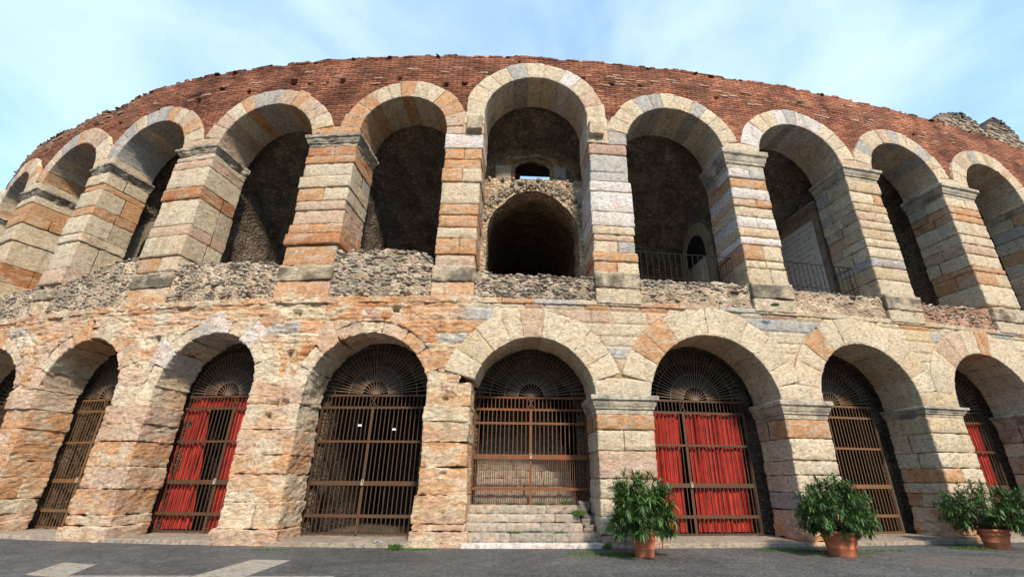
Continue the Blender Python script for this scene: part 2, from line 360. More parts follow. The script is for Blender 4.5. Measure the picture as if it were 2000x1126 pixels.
# ------------------------------------------------------------------ piers
def rough_col(base, p0, w=1.0):
    """patches of orange and cream running across the eroded stones"""
    n = fbm(p0, .75, 4, (1, 1, 2.0)); n2 = fbm(p0+50, 1.15, 4, (1, 1, 1.6))
    c = base*np.ones((len(p0), 1))
    f = np.clip(n*1.8+.25, 0, 1)[:, None]*.62; c = c*(1-f)+PAL['O']*f
    f = np.clip(n2*2.4-.25, 0, 1)[:, None]*.72; c = c*(1-f)+np.array([.68, .60, .45])*f
    f = np.clip(-n2*2-.5, 0, 1)[:, None]*.6; c = c*(1-f)+np.array([.50, .31, .24])*f
    return (c*w+base*(1-w))*1.2
class CB:   # builds colour later for rough stones
    pass
def block_r(mb, dims, fm, base, **kw):
    w = kw.pop('w', 1.0); block(mb, dims, fm, base, **kw)
    p = mb.v[-1]; mb.c[-1] = rough_col(mb.c[-1], p, w)
    for hx, hz, hr in ((-1.52, 3.71, .13), (-1.46, 3.76, .09), (-1.54, 3.36, .09), (-.54, 1.81, .07), (-.56, 3.9, .09)):
        mt = (np.abs(p[:, 0]-hx*P) < hr) & (np.abs(p[:, 2]-hz) < hr*.75) & (p[:, 1] < .3); p[mt, 1] += .13

def pier_course(mb, s0, s1, dep, z0, z1, col, rs, rough, split=None, cols=None, prot=0.0, pil=.02, res=.075):
    """one course of a pier: front stones then back stones"""
    jit = .02 if not rough else .03
    g_ = .006 if not rough else .0; z0 += g_; z1 -= g_
    a = s0-rs.uniform(-jit, jit)-prot; b = s1+rs.uniform(-jit, jit)+prot; d0 = -prot+rs.uniform(-jit, jit)*.8
    dd = dep if rs.rand() < .45 else rs.uniform(.4, .68)*dep
    kw = dict(res=res, r=.05 if not rough else .035, amp=.022 if not rough else .034, pillow=pil, nsc=5, big=0 if not rough else .045)
    f = block_r if rough else block
    parts = [(a, b)] if not split else [(a, a+(b-a)*split), (a+(b-a)*split, b)]
    cl = cols or [col]*len(parts)
    for (x0, x1), c in zip(parts, cl):
        f(mb, (x1-x0, dd+(.08 if rough and dd < dep else 0), z1-z0), boxmap(x0, d0, z0), c*rs.uniform(.92, 1.06), **kw)
    if dd < dep:
        c2 = cl[0]*rs.uniform(.8, 1.05) if rs.rand() < .6 else pick(rs, W_RIGHT)
        f(mb, (b-a, dep-dd, z1-z0), boxmap(a+rs.uniform(-.02, .02), d0+dd, z0), c2*.95, faces='LRTB', **kw)

def capital(parent, s0, s1, dep, z0, z1, over, worn=0.0, seed=0, dark=0.0):
    H = z1-z0; prof = [(0, 0), (.02, .02), (.02, .22), (.28, .28), (.28, .36), (.48, .46), (.62, .60), (.62, .66), (.85, .72), (1.0, .76), (1.0, .97), (.9, 1.0)]
    mb = MB(); rings = []
    ns = 14; nd = 14
    for o_, h in prof:
        o = o_*over+.01; z = z0+h*H
        s = np.linspace(s0-o, s1+o, ns); d = np.linspace(-o, dep, nd)
        ring = [(s0-o, x, z) for x in d[::-1]]+[(x, -o, z) for x in s[1:]]+[(s1+o, x, z) for x in d[1:]]
        rings.append(np.array(ring))
    g = np.stack(rings, 1); sh = g.shape; v = g.reshape(-1, 3)
    w = (.012+.05*worn)*fbm(v+seed, 4, 3); er = np.clip(fbm(v*np.array([1, 1, .2])+seed*3.1, 1.4, 2)*1.3, 0, 1)*worn*over
    cs = np.array([(s0+s1)/2, dep/2+.4, 0]); dr = v-cs; dr[:, 2] = 0; dr /= np.linalg.norm(dr, axis=1)[:, None]
    v = v+dr*(w-er)[:, None]
    c0 = np.array([.50, .45, .36]); f = np.clip(fbm(v+7+seed, 1.6, 3)*1.6+.1+dark, 0, 1)[:, None]*.62*(1 if dark or worn else .35)
    c = c0*(1-f)+np.array([.11, .105, .10])*f
    mb.add(v, gridq(sh[0], sh[1]), c)
    n = len(prof)
    # duplicate rings keep edges crisp: flat shading
    o = mb.build('capital', M_CAP, parent, smooth=False)
    mt = MB(); o_ = over; t = [(s0-o_, -o_, z1-.003), (s1+o_, -o_, z1-.003), (s1+o_, dep, z1-.003), (s0-o_, dep, z1-.003)]
    return o

PIERS_UP = {   # z boundaries from the top down, stones by colour letter (two letters: split course)
 -1.5: ([13.4, 12.95, 12.58, 12.02, 11.5, 10.94, 10.54, 9.98, 9.58, 9.14, 8.35], ['D', 'O', 'C', 'C', 'OC', 'P', 'P', 'O', 'D', 'O']),
 -.5: ([13.88, 13.2, 12.7, 12.26, 11.66, 10.74, 10.28, 9.78, 9.34, 8.72, 8.25], ['W', 'O', 'O', 'OC', 'C', 'O', 'O', 'C', 'OO', 'P']),
 .5: ([13.68, 13.18, 12.36, 11.92, 11.46, 10.6, 10.02, 9.68, 9.42, 8.95, 8.6, 8.1], ['R', 'G', 'G', 'W', 'W', 'W', 'C', 'P', 'CG', 'O', 'OC']),
 1.5: ([13.05, 12.62, 12.16, 11.64, 11.3, 10.86, 10.38, 9.98, 9.66, 9.04, 8.72, 8.05], ['WG', 'O', 'W', 'PO', 'C', 'W', 'Y', 'W', 'OC', 'C', 'YC']),
 2.5: ([13.3, 12.7, 12.16, 11.78, 11.34, 10.96, 10.5, 10.14, 9.66, 9.28, 8.74, 8.05], ['Y', 'CO', 'Y', 'PC', 'C', 'Y', 'C', 'C', 'G', 'Y', 'C']),
 3.5: ([13.3, 12.82, 12.46, 12.1, 11.44, 11.0, 10.52, 9.94, 9.7, 9.1, 8.2], ['C', 'O', 'O', 'C', 'C', 'P', 'C', 'O', 'OY', 'C']),
 -2.5: ([13.5, 13.26, 12.86, 11.96, 11.42, 10.3, 9.84, 9.0, 8.4], ['C', 'P', 'C', 'D', 'C', 'P', 'C', 'OC']),
 -3.5: ([13.5, 12.96, 12.68, 11.86, 11.44, 10.6, 10.22, 9.06, 8.4], ['C', 'O', 'C', 'O', 'C', 'C', 'C', 'P']),
 -4.5: ([13.5, 13.15, 12.6, 12.1, 11.65, 11.2, 10.1, 9.3, 8.4], ['C', 'O', 'O', 'C', 'C', 'C', 'D', 'Y']),
}
DU, DL = 1.65, 1.5
def up_pier(k):
    i = int(math.floor(k)); a = UP[i][1]; b = UP[i+1][0]; rs = np.random.RandomState(int(k*10)+300)
    if k in PIERS_UP: zs, cs = PIERS_UP[k]
    else:
        zs = [13.5]; cs = []
        while zs[-1] > 8.8: zs.append(zs[-1]-rs.uniform(.38, .8)); cs.append('CCPOYGC'[rs.randint(7)])
        zs[-1] = 8.1
    mb = MB(); left = k < 0
    for j, c in enumerate(cs):
        z1, z0 = zs[j], zs[j+1]; ps = .055 if k in (1.5, 2.5) else .035
        prot = rs.uniform(-.01, .03) if k > .9 else rs.uniform(-.03, .05)
        if k == -1.5 and j in (8,): prot = .07
        dep = DU
        sp = None; cols = None
        if len(c) == 2: sp = {('CO'): .7, 'OC': .52, 'OY': .6}.get(c, .58); cols = [PAL[c[0]], PAL[c[1]]]
        elif rs.rand() < .12: sp = rs.uniform(.4, .65)
        pier_course(mb, a, b, dep, z0, z1, PAL[c[0]], rs, False, sp, cols, prot, ps)
    if abs(k) == .5:   # stack above the lost capital, beside the tall centre arch
        e0 = a if k == .5 else b-.95*TU/.8
        zt = [ZUC if k < 0 else 13.68, 14.35, 14.95]
        for q in range(2):
            x0, x1 = (a-.02, a+.80) if k > 0 else (b-.80, b+.02)
            block(mb, (x1-x0, DU, zt[q+1]-zt[q]), boxmap(x0, -.03, zt[q]), pick(rs, W_RIGHT if k > 0 else dict(O=1, P=1, C=1)), r=.04, amp=.02, pillow=.02)
        y0, y1 = (a+.80, b+.02) if k > 0 else (a-.02, b-.80)
        for z0, z1 in ((zt[0], 14.3), (14.3, 14.85)):
            block(mb, (y1-y0, DU, z1-z0), boxmap(y0, -.01, z0), pick(rs, dict(C=2, G=2, W=1) if k > 0 else dict(O=2, C=1, P=1)), r=.04, amp=.02)
        x0 = a+.02 if k > 0 else b-.62
        block(mb, (.58, .5, .62), boxmap(x0, -.26, 13.95), PAL['C']*(.9 if k > 0 else .75), r=.05, amp=.03, pillow=.02)
    o = mb.build('pier', M_STONE, arena)
    if abs(k) != .5:
        worn = .8 if k < 0 else .05
        capital(o, a, b, DU, zs[0], ZUC, .2 if k > 0 else .16, worn, k*7, .25 if k < 0 else 0)
    return o

LOWP = {.5: ([3.52, 3.06, 2.48, 1.72, 1.2, .75, .3, -.1], ['O', 'CC', 'P', 'C', 'C', 'C', 'R']),
 1.5: ([3.5, 2.92, 2.28, 1.86, 1.38, .9, .4, .12, -.1], ['O', 'C', 'C', 'C', 'G', 'P', 'O', 'P']),
 2.5: ([3.74, 3.2, 2.6, 2.12, 1.68, 1.36, .94, .5, .2, -.1], ['Y', 'C', 'C', 'OC', 'C', 'C', 'B', 'O', 'B']),
 3.5: ([3.7, 3.1, 2.6, 2.0, 1.5, 1.0, .5, -.1], ['R', 'R', 'P', 'C', 'R', 'P', 'B'])}
def low_pier(k):
    i = int(math.floor(k)); a = LOW[i][1]; b = LOW[i+1][0]; rs = np.random.RandomState(int(k*10)+700); mb = MB(); rough = k < 0
    dep = DL if k > 0 else 1.3
    if k in LOWP: zs, cs = LOWP[k]
    else:
        top = 4.4 if rough else 3.5
        zs = [top]; cs = []
        while zs[-1] > .55: zs.append(zs[-1]-rs.uniform(.4, .85)); cs.append('POCOPYC'[rs.randint(7)])
        zs[-1] = .38; zs.append(-.1); cs.append('P')
    for j, c in enumerate(cs):
        z1, z0 = zs[j], zs[j+1]; prot = rs.uniform(-.02, .03)
        if rough: prot = rs.uniform(-.03, .03)+(.14 if z0 < .3 else (.05 if z0 < 1 else 0))
        elif z0 < .9: prot += .04; 
        cols = [PAL[c[0]], PAL[c[1]]] if len(c) == 2 else None; sp = .46 if len(c) == 2 else (rs.uniform(.35, .65) if rs.rand() < (.35 if rough else .15) else None)
        rg = rough or (k > 1 and z0 < .9)
        pier_course(mb, a, b, dep, z0, z1, PAL[c[0]], rs, rg, sp, cols, prot, .035 if not rough else .0, res=.06 if not rough else .055)
    o = mb.build('pier', M_ROUGH if rough else M_STONE, arena)
    if not rough: capital(o, a, b, DL, zs[0], ZCAP, .17, 0.02, k*3)
    return o
UKEYS = [k+.5 for k in range(-6, 5)]
for k in UKEYS: up_pier(k)
for k in UKEYS: low_pier(k)

# ------------------------------------------------------------------ arches of voussoirs
def springer_stone(a_geo, b_geo, z0, z1, dep, col, rs):
    """one stone over a capital, its sides following the two arches it carries"""
    mb = MB(); W = b_geo[0]-b_geo[1]-a_geo[0]-a_geo[1]
    def fm(p):
        z = z0+p[:, 2]; ha = np.sqrt(np.maximum(a_geo[1]**2-np.maximum(z-a_geo[2], 0)**2, .01)); hb = np.sqrt(np.maximum(b_geo[1]**2-np.maximum(z-b_geo[2], 0)**2, .01))
        l = a_geo[0]+ha; r_ = b_geo[0]-hb; z = z+.10*(1-np.abs(p[:, 0]/W-.5)*2)*(p[:, 2]/(z1-z0)); return np.stack([l+(r_-l)*p[:, 0]/W, p[:, 1]-.035, z], 1)
    block(mb, (W, dep, z1-z0), fm, col, r=.04, amp=.02, pillow=.02); mb.build('springer', M_STONE, arena)
def arch(k, sc, r, zc, th, depth, n, cols, rs, rough, lims, d0=-.03, zs=None):
    t0_ = math.asin(min(.8, max(0, (zs-zc)/r))) if zs else 0
    mb = MB(); edges = np.linspace(t0_, math.pi-t0_, n+1); edges[1:-1] += rs.uniform(-.035, .035, n-1)
    for j in range(n):
        t0, t1 = edges[j], edges[j+1]; rr = r+th/2
        Lu = (t1-t0)*rr; dth = th+(rs.uniform(-.05, .05)); pr = rs.uniform(-.012, .012)*(3 if rough else 1)
        nseg = 1 if rs.rand() < .35 else 2
        cut = [0, depth] if nseg == 1 else [0, depth*rs.uniform(.4, .65), depth]
        for q in range(len(cut)-1):
            def fm(p, t0=t0, t1=t1, rr=rr, dd=cut[q], pr=pr):
                th_ = t0+p[:, 0]/rr; ra = r+p[:, 2]+pr
                s = sc-ra*np.cos(th_); z = zc+ra*np.sin(th_); d = d0+dd+p[:, 1]+pr
                lo, hi = lims
                sc2 = np.clip(s, lo, hi); d = d+.05*np.exp(-np.minimum(np.abs(sc2-lo), np.abs(sc2-hi))/.03)*(p[:, 1] < .2)
                return np.stack([sc2, d, z], 1)
            c = cols[j % len(cols)]*rs.uniform(.92, 1.07) if q == 0 else cols[j % len(cols)]*rs.uniform(.8, 1.0)
            kw = dict(res=.075, r=.03 if not rough else .03, amp=.018 if not rough else .045, nsc=5, pillow=.014 if not rough else 0, big=0 if not rough else .04, faces='FLRTB' if q == 0 else 'LRB')
            if rough: kw['w'] = .45
            (block_r if rough else block)(mb, (Lu, cut[q+1]-cut[q]+(.08 if q < len(cut)-2 else 0), dth), fm, c, **kw)
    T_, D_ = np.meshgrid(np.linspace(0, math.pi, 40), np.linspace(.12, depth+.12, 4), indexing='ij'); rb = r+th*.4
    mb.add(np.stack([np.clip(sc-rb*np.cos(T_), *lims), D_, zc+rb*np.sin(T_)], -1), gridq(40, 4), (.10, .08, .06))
    return mb.build('arch', M_ROUGH if rough else M_STONE, arena)
rsA = np.random.RandomState(77)
def cs_pick(k): return PAL['CCPCYC'[k % 6]] if k > 0 else PAL['CPOC'[k % 4]]
UCOL = {0: 'CCCCGCCWCPC', 1: 'CCCGGCCGCCC', 2: 'WWCCWGWWCCC', 3: 'CGCCPGCCGCC', 4: 'CCPYGCYCPCC', -1: 'OOOCCOCCOOP', -2: 'PPCOGGPOPPC', -3: 'GGGCGGOCPOC', -4: 'OCCGGOPPRCC', -5: 'CCGGCPOCCOC'}
for k in range(-6, 6):
    sc, r, zc = up_geo(k)
    lo = (UP[k-1][1]+UP[k][0])/2 if k-1 in UP else UP[k][0]-.8; hi = (UP[k][1]+UP[k+1][0])/2 if k+1 in UP else UP[k][1]+.8
    cs = UCOL.get(k, 'CCPGCCOCCGC')
    arch(k, sc, r, zc, TU, DU, 11, [PAL[c] for c in cs], rsA, False, (lo, hi), zs=(14.22 if k != 0 else None))
    if k+1 in UP and k not in (-1, 0): springer_stone(up_geo(k), up_geo(k+1), ZUC-.01, 14.24, DU, cs_pick(k), rsA)
    if False:
        for x0, x1 in ((max(lo, sc-r-TU), sc-r), (sc+r, min(hi, sc+r+TU))):
            mb = MB(); block(mb, (x1-x0, DU, zc-ZUC+.02), boxmap(x0, -.03, ZUC-.01), PAL['O'] if k < 0 else PAL['C'], r=.03, amp=.015); mb.build('springer', M_STONE, arena)
LCOL = {0: 'CYCCPCCCC', 1: 'COOCCCCCCC', 2: 'CCOCCCCCYCC', 3: 'CCPPCOCCCC', 4: 'CCPCCCCOCC', -1: 'CCPPCPOO', -2: 'CWCGWCWC', -3: 'PCPOPCOP'}
for k in range(-6, 6):
    sc, r, zc = low_geo(k); rough = k < 0
    lo = (LOW[k-1][1]+LOW[k][0])/2 if k-1 in LOW else LOW[k][0]-.8; hi = (LOW[k][1]+LOW[k+1][0])/2 if k+1 in LOW else LOW[k][1]+.8
    if k == 0: lo -= .25
    cs = LCOL.get(k, 'CPCCOCCP')
    arch(k, sc, r, zc, TL-(.15 if rough else 0), DL if not rough else 1.3, 9 if k == 0 else (10 if not rough else 9), [PAL[c] for c in cs], rsA, rough, (lo, hi), d0=-.03 if not rough else .02, zs=None if rough else ZCAP+.42)
    if k >= 0 and k+1 in LOW: springer_stone(low_geo(k), low_geo(k+1), ZCAP-.01, ZCAP+.44, DL, PAL['CCYCP'[k % 5]], rsA)

# ------------------------------------------------------------------ spandrel masonry of the lower storey
def ring_mask(s, z, geo, th, below):
    m = np.zeros(s.shape, bool)
    for sc, r, zc in geo:
        rad = np.hypot(s-sc, z-zc); m |= (rad < r+th*.45) & (z > zc-.3)
        m |= (np.abs(s-sc) < r+th*.2) & (z <= zc)
    return m
def spandrel():
    s0, s1 = -6.3*P, 5.3*P; res = .042; geo = [low_geo(k) for k in LOW]
    S_ = np.arange(s0, s1, res); Z_ = np.arange(3.95, 7.13, res); S, Z = np.meshgrid(S_, Z_, indexing='ij')
    rows = [3.95, 4.62, 5.2, 5.62, 5.95, 6.38, 6.82, 7.14]
    rsx = np.random.RandomState(11); col = np.zeros(S.shape+(3,)); ed = np.full(S.shape, 9.0); off = np.zeros(S.shape)
    for i in range(len(rows)-1):
        m = (Z_ >= rows[i]-1e-6) & (Z_ < rows[i+1]); x = s0-.5
        while x < s1:
            w = rsx.uniform(.6, 1.5); c = pick(rsx, W_RIGHT if x > -.47*P else W_LEFT); ms = (S_ >= x) & (S_ < x+w); ix = np.ix_(ms, m)
            if not ms.any() or not m.any(): x += w; continue
            col[ix] = c; e1 = np.minimum(S_[ms]-x, x+w-S_[ms])[:, None]; e2 = np.minimum(Z_[m]-rows[i], rows[i+1]-Z_[m])[None]
            ed[ix] = np.minimum(e1, e2); off[ix] = rsx.uniform(-.015, .015); x += w
    for sc, r, zc in geo:
        rad = np.hypot(S-sc, Z-zc)-(r+TL-.02); ed = np.where(Z > zc, np.minimum(ed, np.abs(rad)), ed)
    p = np.stack([S, np.zeros_like(S), Z], -1)
    rg = np.clip((-.44*P-S)/.3, 0, 1)
    h = fbm(p, 5, 3, (1, 1, 1.8)); hb = fbm(p+5, 1.2, 3)
    D = .01-(off+.012*h)*(1-rg)-rg*(.05*fbm(p, 4, 4, (.8, 1, 2.6))+.09*hb+off)+(.055*(1-.3*rg))*np.exp(-(ed/.03)**2)
    for hx, hz, hr in [(-1.5, 5.28, .13), (-1.5, 6.61, .15), (-2.95, 6.6, .12), (-.9, 6.7, .1), (-2.4, 5.9, .1)]:
        D += .22*((np.abs(S-hx*P) < hr) & (np.abs(Z-hz) < hr*.8))
    flat = p.reshape(-1, 3); rc = rough_col(col.reshape(-1, 3), flat); rgf = rg.reshape(-1, 1); cf = col.reshape(-1, 3)*(1-rgf)+rc*rgf
    v = np.stack([S, D, Z], -1).reshape(-1, 3); q = gridq(*S.shape)
    cen = v[q].mean(1); keep = ~ring_mask(cen[:, 0], cen[:, 2], geo, TL, 0)
    lf = cen[:, 0] < -.46*P
    for sel, mt in ((lf, M_ROUGH), (~lf, M_STONE)): mb = MB(); mb.add(v, q[keep & sel], cf); mb.build('spandrel_wall', mt, arena)
spandrel()

# ------------------------------------------------------------------ rubble parapet, plinth blocks, terrace
TOPK = [-6.5, -5.5, -4.5, -4, -3.5, -3.25, -3, -2.7, -2.4, -2.1, -1.75, -1.68, -1.42, -1.36, -1.1, -.8, -.72, -.7, -.45, -.3, .3, .6, 1.4, 1.7, 2.35, 2.6, 3.3, 5.4]
TOPZ = [8.5, 8.5, 8.35, 8.35, 8.4, 8.5, 9.0, 9.1, 8.65, 8.6, 8.55, 8.3, 8.3, 8.9, 8.9, 8.85, 8.6, 8.2, 8.2, 8.0, 7.98, 8.0, 8.03, 8.0, 8.0, 7.9, 8.0, 8.2]
def rubble_top(s): return np.interp(np.asarray(s)/P, TOPK, TOPZ)
def parapet(k):
    a = (UP[k-1][1]+UP[k][0])/2 if k-1 in UP else UP[k][0]-.8; b = (UP[k][1]+UP[k+1][0])/2 if k+1 in UP else UP[k][1]+.8
    rs = np.random.RandomState(k+40); S_ = np.arange(a, b+.06, .06); T_ = np.concatenate([np.linspace(0, 1, 22), 1+np.linspace(.03, 1, 16)])
    S, T = np.meshgrid(S_, T_, indexing='ij'); top = rubble_top(S)+.12*fbm(np.stack([S, S*0, S*0], -1), 1.5, 3)
    Z = 7.08+(top-7.08)*np.minimum(T, 1); D = .06+np.maximum(T-1, 0)*1.7
    Z = Z-np.maximum(T-1, 0)**2*.25
    p = np.stack([S, D, Z], -1); n = fbm(p, 3.5, 4)
    fr = (T <= 1); D = D-fr*.06*n+.05*(T == 1); Z = Z+(~fr)*.06*n
    # putlog holes
    for hx, hz in [(-1.14, 7.2), (-.84, 7.2), (-.69, 7.25), (-1.86, 7.3), (-2.05, 7.3), (-2.35, 7.35)]:
        D += .3*((np.abs(S-hx*P) < .12) & (np.abs(Z-hz) < .12))
    mb = MB(); tintn = (1.35 if k < 0 else 1.25); c = np.array([1.3, 1.27, 1.18])*tintn
    if k in (3, 4): c = np.array([1.5, 1.15, 1.0])
    if k == 2: c = np.array([1.7, 1.6, 1.5])
    mb.add(np.stack([S, D, Z], -1), gridq(*S.shape), c)
    mb.build('rubble_parapet', M_RUB, arena)
    # facing stones
    mp_ = MB(); area = (b-a)*1.5; dens = {0: 95, -1: 110, -2: 110, -3: 95, 1: 50, 2: 12, 3: 50, 4: 45}.get(k, 50)
    m = int(area*dens); s = rs.uniform(a, b, m); tp = rubble_top(s); z = 7.14+(tp-7.1)*rs.rand(m)
    if k in (1, 2): z = np.where(rs.rand(m) < .75, tp-np.abs(rs.normal(0, .16, m)), z)
    cen = np.stack([s, .065+rs.uniform(-.02, .03, m), z], 1)
    m2 = int((b-a)*26); s2 = rs.uniform(a, b, m2); d2 = rs.uniform(0.05, 1.1, m2); c2 = np.stack([s2, d2, rubble_top(s2)-(np.maximum(0, d2-.1)/1.7)**2*.25+.02], 1)
    cen = np.concatenate([cen, c2]); M_ = len(cen); u = rs.uniform(.45, 1.1, M_)*np.where(rs.rand(M_) < .12, 1.7, 1)
    size = np.stack([.076*u*rs.uniform(.8, 1.35, M_), .05*u, .030*u*rs.uniform(.8, 1.3, M_)], 1)
    pal = np.array([(.50, .46, .38), (.38, .34, .28), (.27, .24, .205), (.46, .36, .28), (.22, .18, .16), (.55, .50, .42), (.36, .20, .15)])
    wts = {0: [.1, .2, .3, .1, .25, .05, 0], 3: [.15, .15, .1, .15, .05, .05, .35], 4: [.15, .15, .1, .15, .05, .05, .35]}.get(k, [.3, .22, .12, .1, .06, .17, .03])
    cc = pal[rs.choice(7, M_, p=wts)]*rs.uniform(.85, 1.1, (M_, 1))
    # keep clear of the putlog holes
    ok = np.ones(M_, bool)
    for hx, hz in [(-1.14, 7.2), (-.84, 7.2), (-.69, 7.25), (-1.86, 7.3), (-2.05, 7.3), (-2.35, 7.35)]: ok &= ~((np.abs(cen[:, 0]-hx*P) < .13) & (np.abs(cen[:, 2]-hz) < .13))
    pebbles(mp_, cen[ok], size[ok], cc[ok], rs, lo=(k not in (-2, -1, 0, 1)))
    tag(mp_.build('facing_stones', M_PEB, arena, smooth=False), kind='stuff')
for k in range(-6, 6): parapet(k)
PL = {-3.5: 8.35, -2.5: 8.35, -1.5: 8.35, -.5: 8.28, .5: 8.18, 1.5: 8.12, 2.5: 8.1, 3.5: 8.1}
for k in UKEYS:
    i = int(math.floor(k)); a = UP[i][1]-.0; b = UP[i+1][0]+.0; rs = np.random.RandomState(int(k*10)+900); zt = PL.get(k, 8.3); mb = MB(); zm = zt-.58
    base = PAL['O']*.9 if k in (-1.5, -2.5) else (PAL['P'] if k == -.5 else PAL['C'])*.9
    rg = k < 0
    pr = .11 if k > 0 else .05
    if k > -3: 
        f = block_r if rg else block
        f(mb, (b-a, 1.5, zm-7.05), boxmap(a, -pr+.03, 7.05), base, r=.04, amp=.03, nsc=4)
        n0 = len(mb.v); block(mb, (b-a+.04, 1.6, zt-zm), boxmap(a-.02, -pr-.02, zm), PAL['C']*.8, r=.05, amp=.04, nsc=4)
        # black lichen crust of its own shape on the weathered slab
        p = mb.v[-1]; f_ = np.clip(fbm(p+k, 1.3, 4)*1.8+.55, 0, 1)[:, None]*.8*(p[:, 2:3] < zt-.06); mb.c[-1] = mb.c[-1]*(1-f_)+np.array([.10, .095, .075])*f_
    else:
        block_r(mb, (b-a-.3, 1.5, .6), boxmap(a+.1, -.05, 7.15), PAL['Y'], r=.12, amp=.08, nsc=3)
        block(mb, (b-a-.3, 1.5, .45), boxmap(a+.1, -.1, 7.75), PAL['C']*.6, r=.08, amp=.06, nsc=3)
    mb.build('plinth_block', M_STONE, arena)
# string course below the parapet
mb = MB(); rsx = np.random.RandomState(4); x = -6.3*P
while x < 5.2*P:
    w = rsx.uniform(.8, 1.9); rg = x < -.45*P
    (block_r if rg else block)(mb, (w, .4, .16 if not rg else .2), boxmap(x, -.04 if not rg else -.02, 6.98), pick(rsx, W_RIGHT if not rg else W_LEFT), r=.03, amp=.02 if not rg else .06, res=.08, faces='FLRTB'); x += w
mb.build('string_course', M_ROUGH, arena)

# ------------------------------------------------------------------ brick wall of the upper storey
HOLES = [(-1.56, 16.82, .13), (-1.69, 16.8, .10), (-2.34, 16.76, .1), (-1.82, 16.9, .12), (-1.97, 17.03, .15), (-.75, 16.51, .1), (-.61, 16.55, .1), (-1.11, 16.85, .08), (.3, 17.1, .07), (.52, 16.91, .08), (.75, 16.95, .08), (1.38, 16.8, .09), (2.14, 17.2, .1), (-2.8, 16.7, .12), (-3.2, 16.6, .13), (-3.6, 16.4, .12), (-4.2, 16.3, .12), (2.8, 16.9, .1), (3.3, 16.8, .1), (-2.6, 17.1, .12), (-.2, 17.9, .06)]
def wall_top(s):
    k = np.asarray(s)/P
    return np.interp(k, [-7, -5.95, -5.87, -5.6, -4.84, -4.35, -3.96, -3.64, -3.52, -3.38, -2.84, 3.2, 4.2, 4.76, 6], [17.4, 17.9, 17.9, 17.7, 17.72, 17.58, 17.58, 17.7, 18.08, 18.25, 18.24, 18.18, 18.15, 17.95, 17.8])
def brick_wall():
    s0, s1 = -6.3*P, 5.3*P; geo = [up_geo(k) for k in UP]; res = .055
    S_ = np.arange(s0, s1, res); nz = 80; T_ = np.concatenate([np.linspace(0, 1, nz), 1+np.linspace(.02, 1, 10)])
    S, T = np.meshgrid(S_, T_, indexing='ij'); k = S/P
    rag = .03*np.round(fbm(np.stack([S, S*0, S*0], -1), .9, 4)*2.2)+np.where(k < -3.6, .10*fbm(np.stack([S, S*0+4, S*0], -1), 2.5, 2), 0)
    top = wall_top(S)+rag; Z = 13.85+(top-13.85)*np.minimum(T, 1); D = .08+np.maximum(T-1, 0)*1.3
    p = np.stack([S, D*0, Z], -1)
    str_ = fbm(p, 1.0, 4, (.8, 1, 6)); bigr = fbm(p+20, .7, 3)
    left = np.clip((-.3-k)/2, 0, 1)*.5+.5
    D = D+left*(.05*np.abs(str_)*1.2+.07*bigr)+.10*np.clip((Z-17.3)/.9, 0, 1)
    for hx, hz, hr in HOLES: D += .28*np.exp(-(((S-hx*P)/hr)**4+((Z-hz)/(hr*.8))**4))
    D -= .06*np.exp(-((T-1)/.012)**2)*(fbm(p+3, 2, 2) > 0)
    c = np.ones(S.shape+(3,)); gr = np.clip((-3.3-k)*1.2, 0, 1)*np.clip((Z-16.9)*1.5, 0, 1); c = c*(1-gr[..., None])+np.array([1.1, 1.7, 2.0])*gr[..., None]
    br = np.clip((k-.3)/1.0, 0, 1)[..., None]*.25; c = c*(1+br)
    v = np.stack([S, D, Z], -1).reshape(-1, 3); q = gridq(*S.shape); cen = v[q].mean(1); keep = ~ring_mask(cen[:, 0], cen[:, 2], geo, TU, 0)
    uv = np.stack([S, Z], -1).reshape(-1, 2)
    mb = MB(); mb.add(v, q[keep], c.reshape(-1, 3), uv); mb.build('brick_wall', M_BRICK, arena)
    # loose bricks and flints along the broken crest
    rs = np.random.RandomState(8); n = 560; s = rs.uniform(s0, s1, n); s[:380] = rs.uniform(s0, -3.4*P, 380)
    tp = np.interp(s, S_, top[:, 0]); ce = np.stack([s, rs.uniform(.12, .9, n), tp+rs.uniform(-.10, -.025, n)], 1)
    si = np.stack([rs.uniform(.07, .17, n), rs.uniform(.06, .12, n), rs.uniform(.02, .035, n)], 1); lf = s < -3.4*P; si[lf] *= 1.15
    cc = np.array([.20, .07, .045])*rs.uniform(.6, 1.4, (n, 1)); cc[lf] = np.where(rs.rand(lf.sum(), 1) < .5, cc[lf], np.array([.22, .2, .18])*rs.uniform(.5, 1.2, (lf.sum(), 1)))
    m2 = MB(); pebbles(m2, ce, si, cc, rs, lo=True); tag(m2.build('crest_stones', M_PEB, arena, smooth=False), kind='stuff')
    # pale bricks standing proud of the face
    m3 = MB()
    for i in range(150):
        kk = rs.uniform(.2, 4.2) if i < 95 else rs.uniform(-5, .2); z = rs.normal(17.0, .28); s = kk*P
        if any(math.hypot(s-a_, z-c_) < b_+TU+.15 for a_, b_, c_ in geo) or z > 17.9: continue
        w = rs.uniform(.15, .5); block(m3, (w, .3, .065), boxmap(s, .075+rs.uniform(-.02, .03), z), PAL['R']*rs.uniform(.7, 1.1), res=.15, r=.012, amp=.01)
    tag(m3.build('projecting_bricks', M_STONE, arena), kind='stuff')
brick_wall()

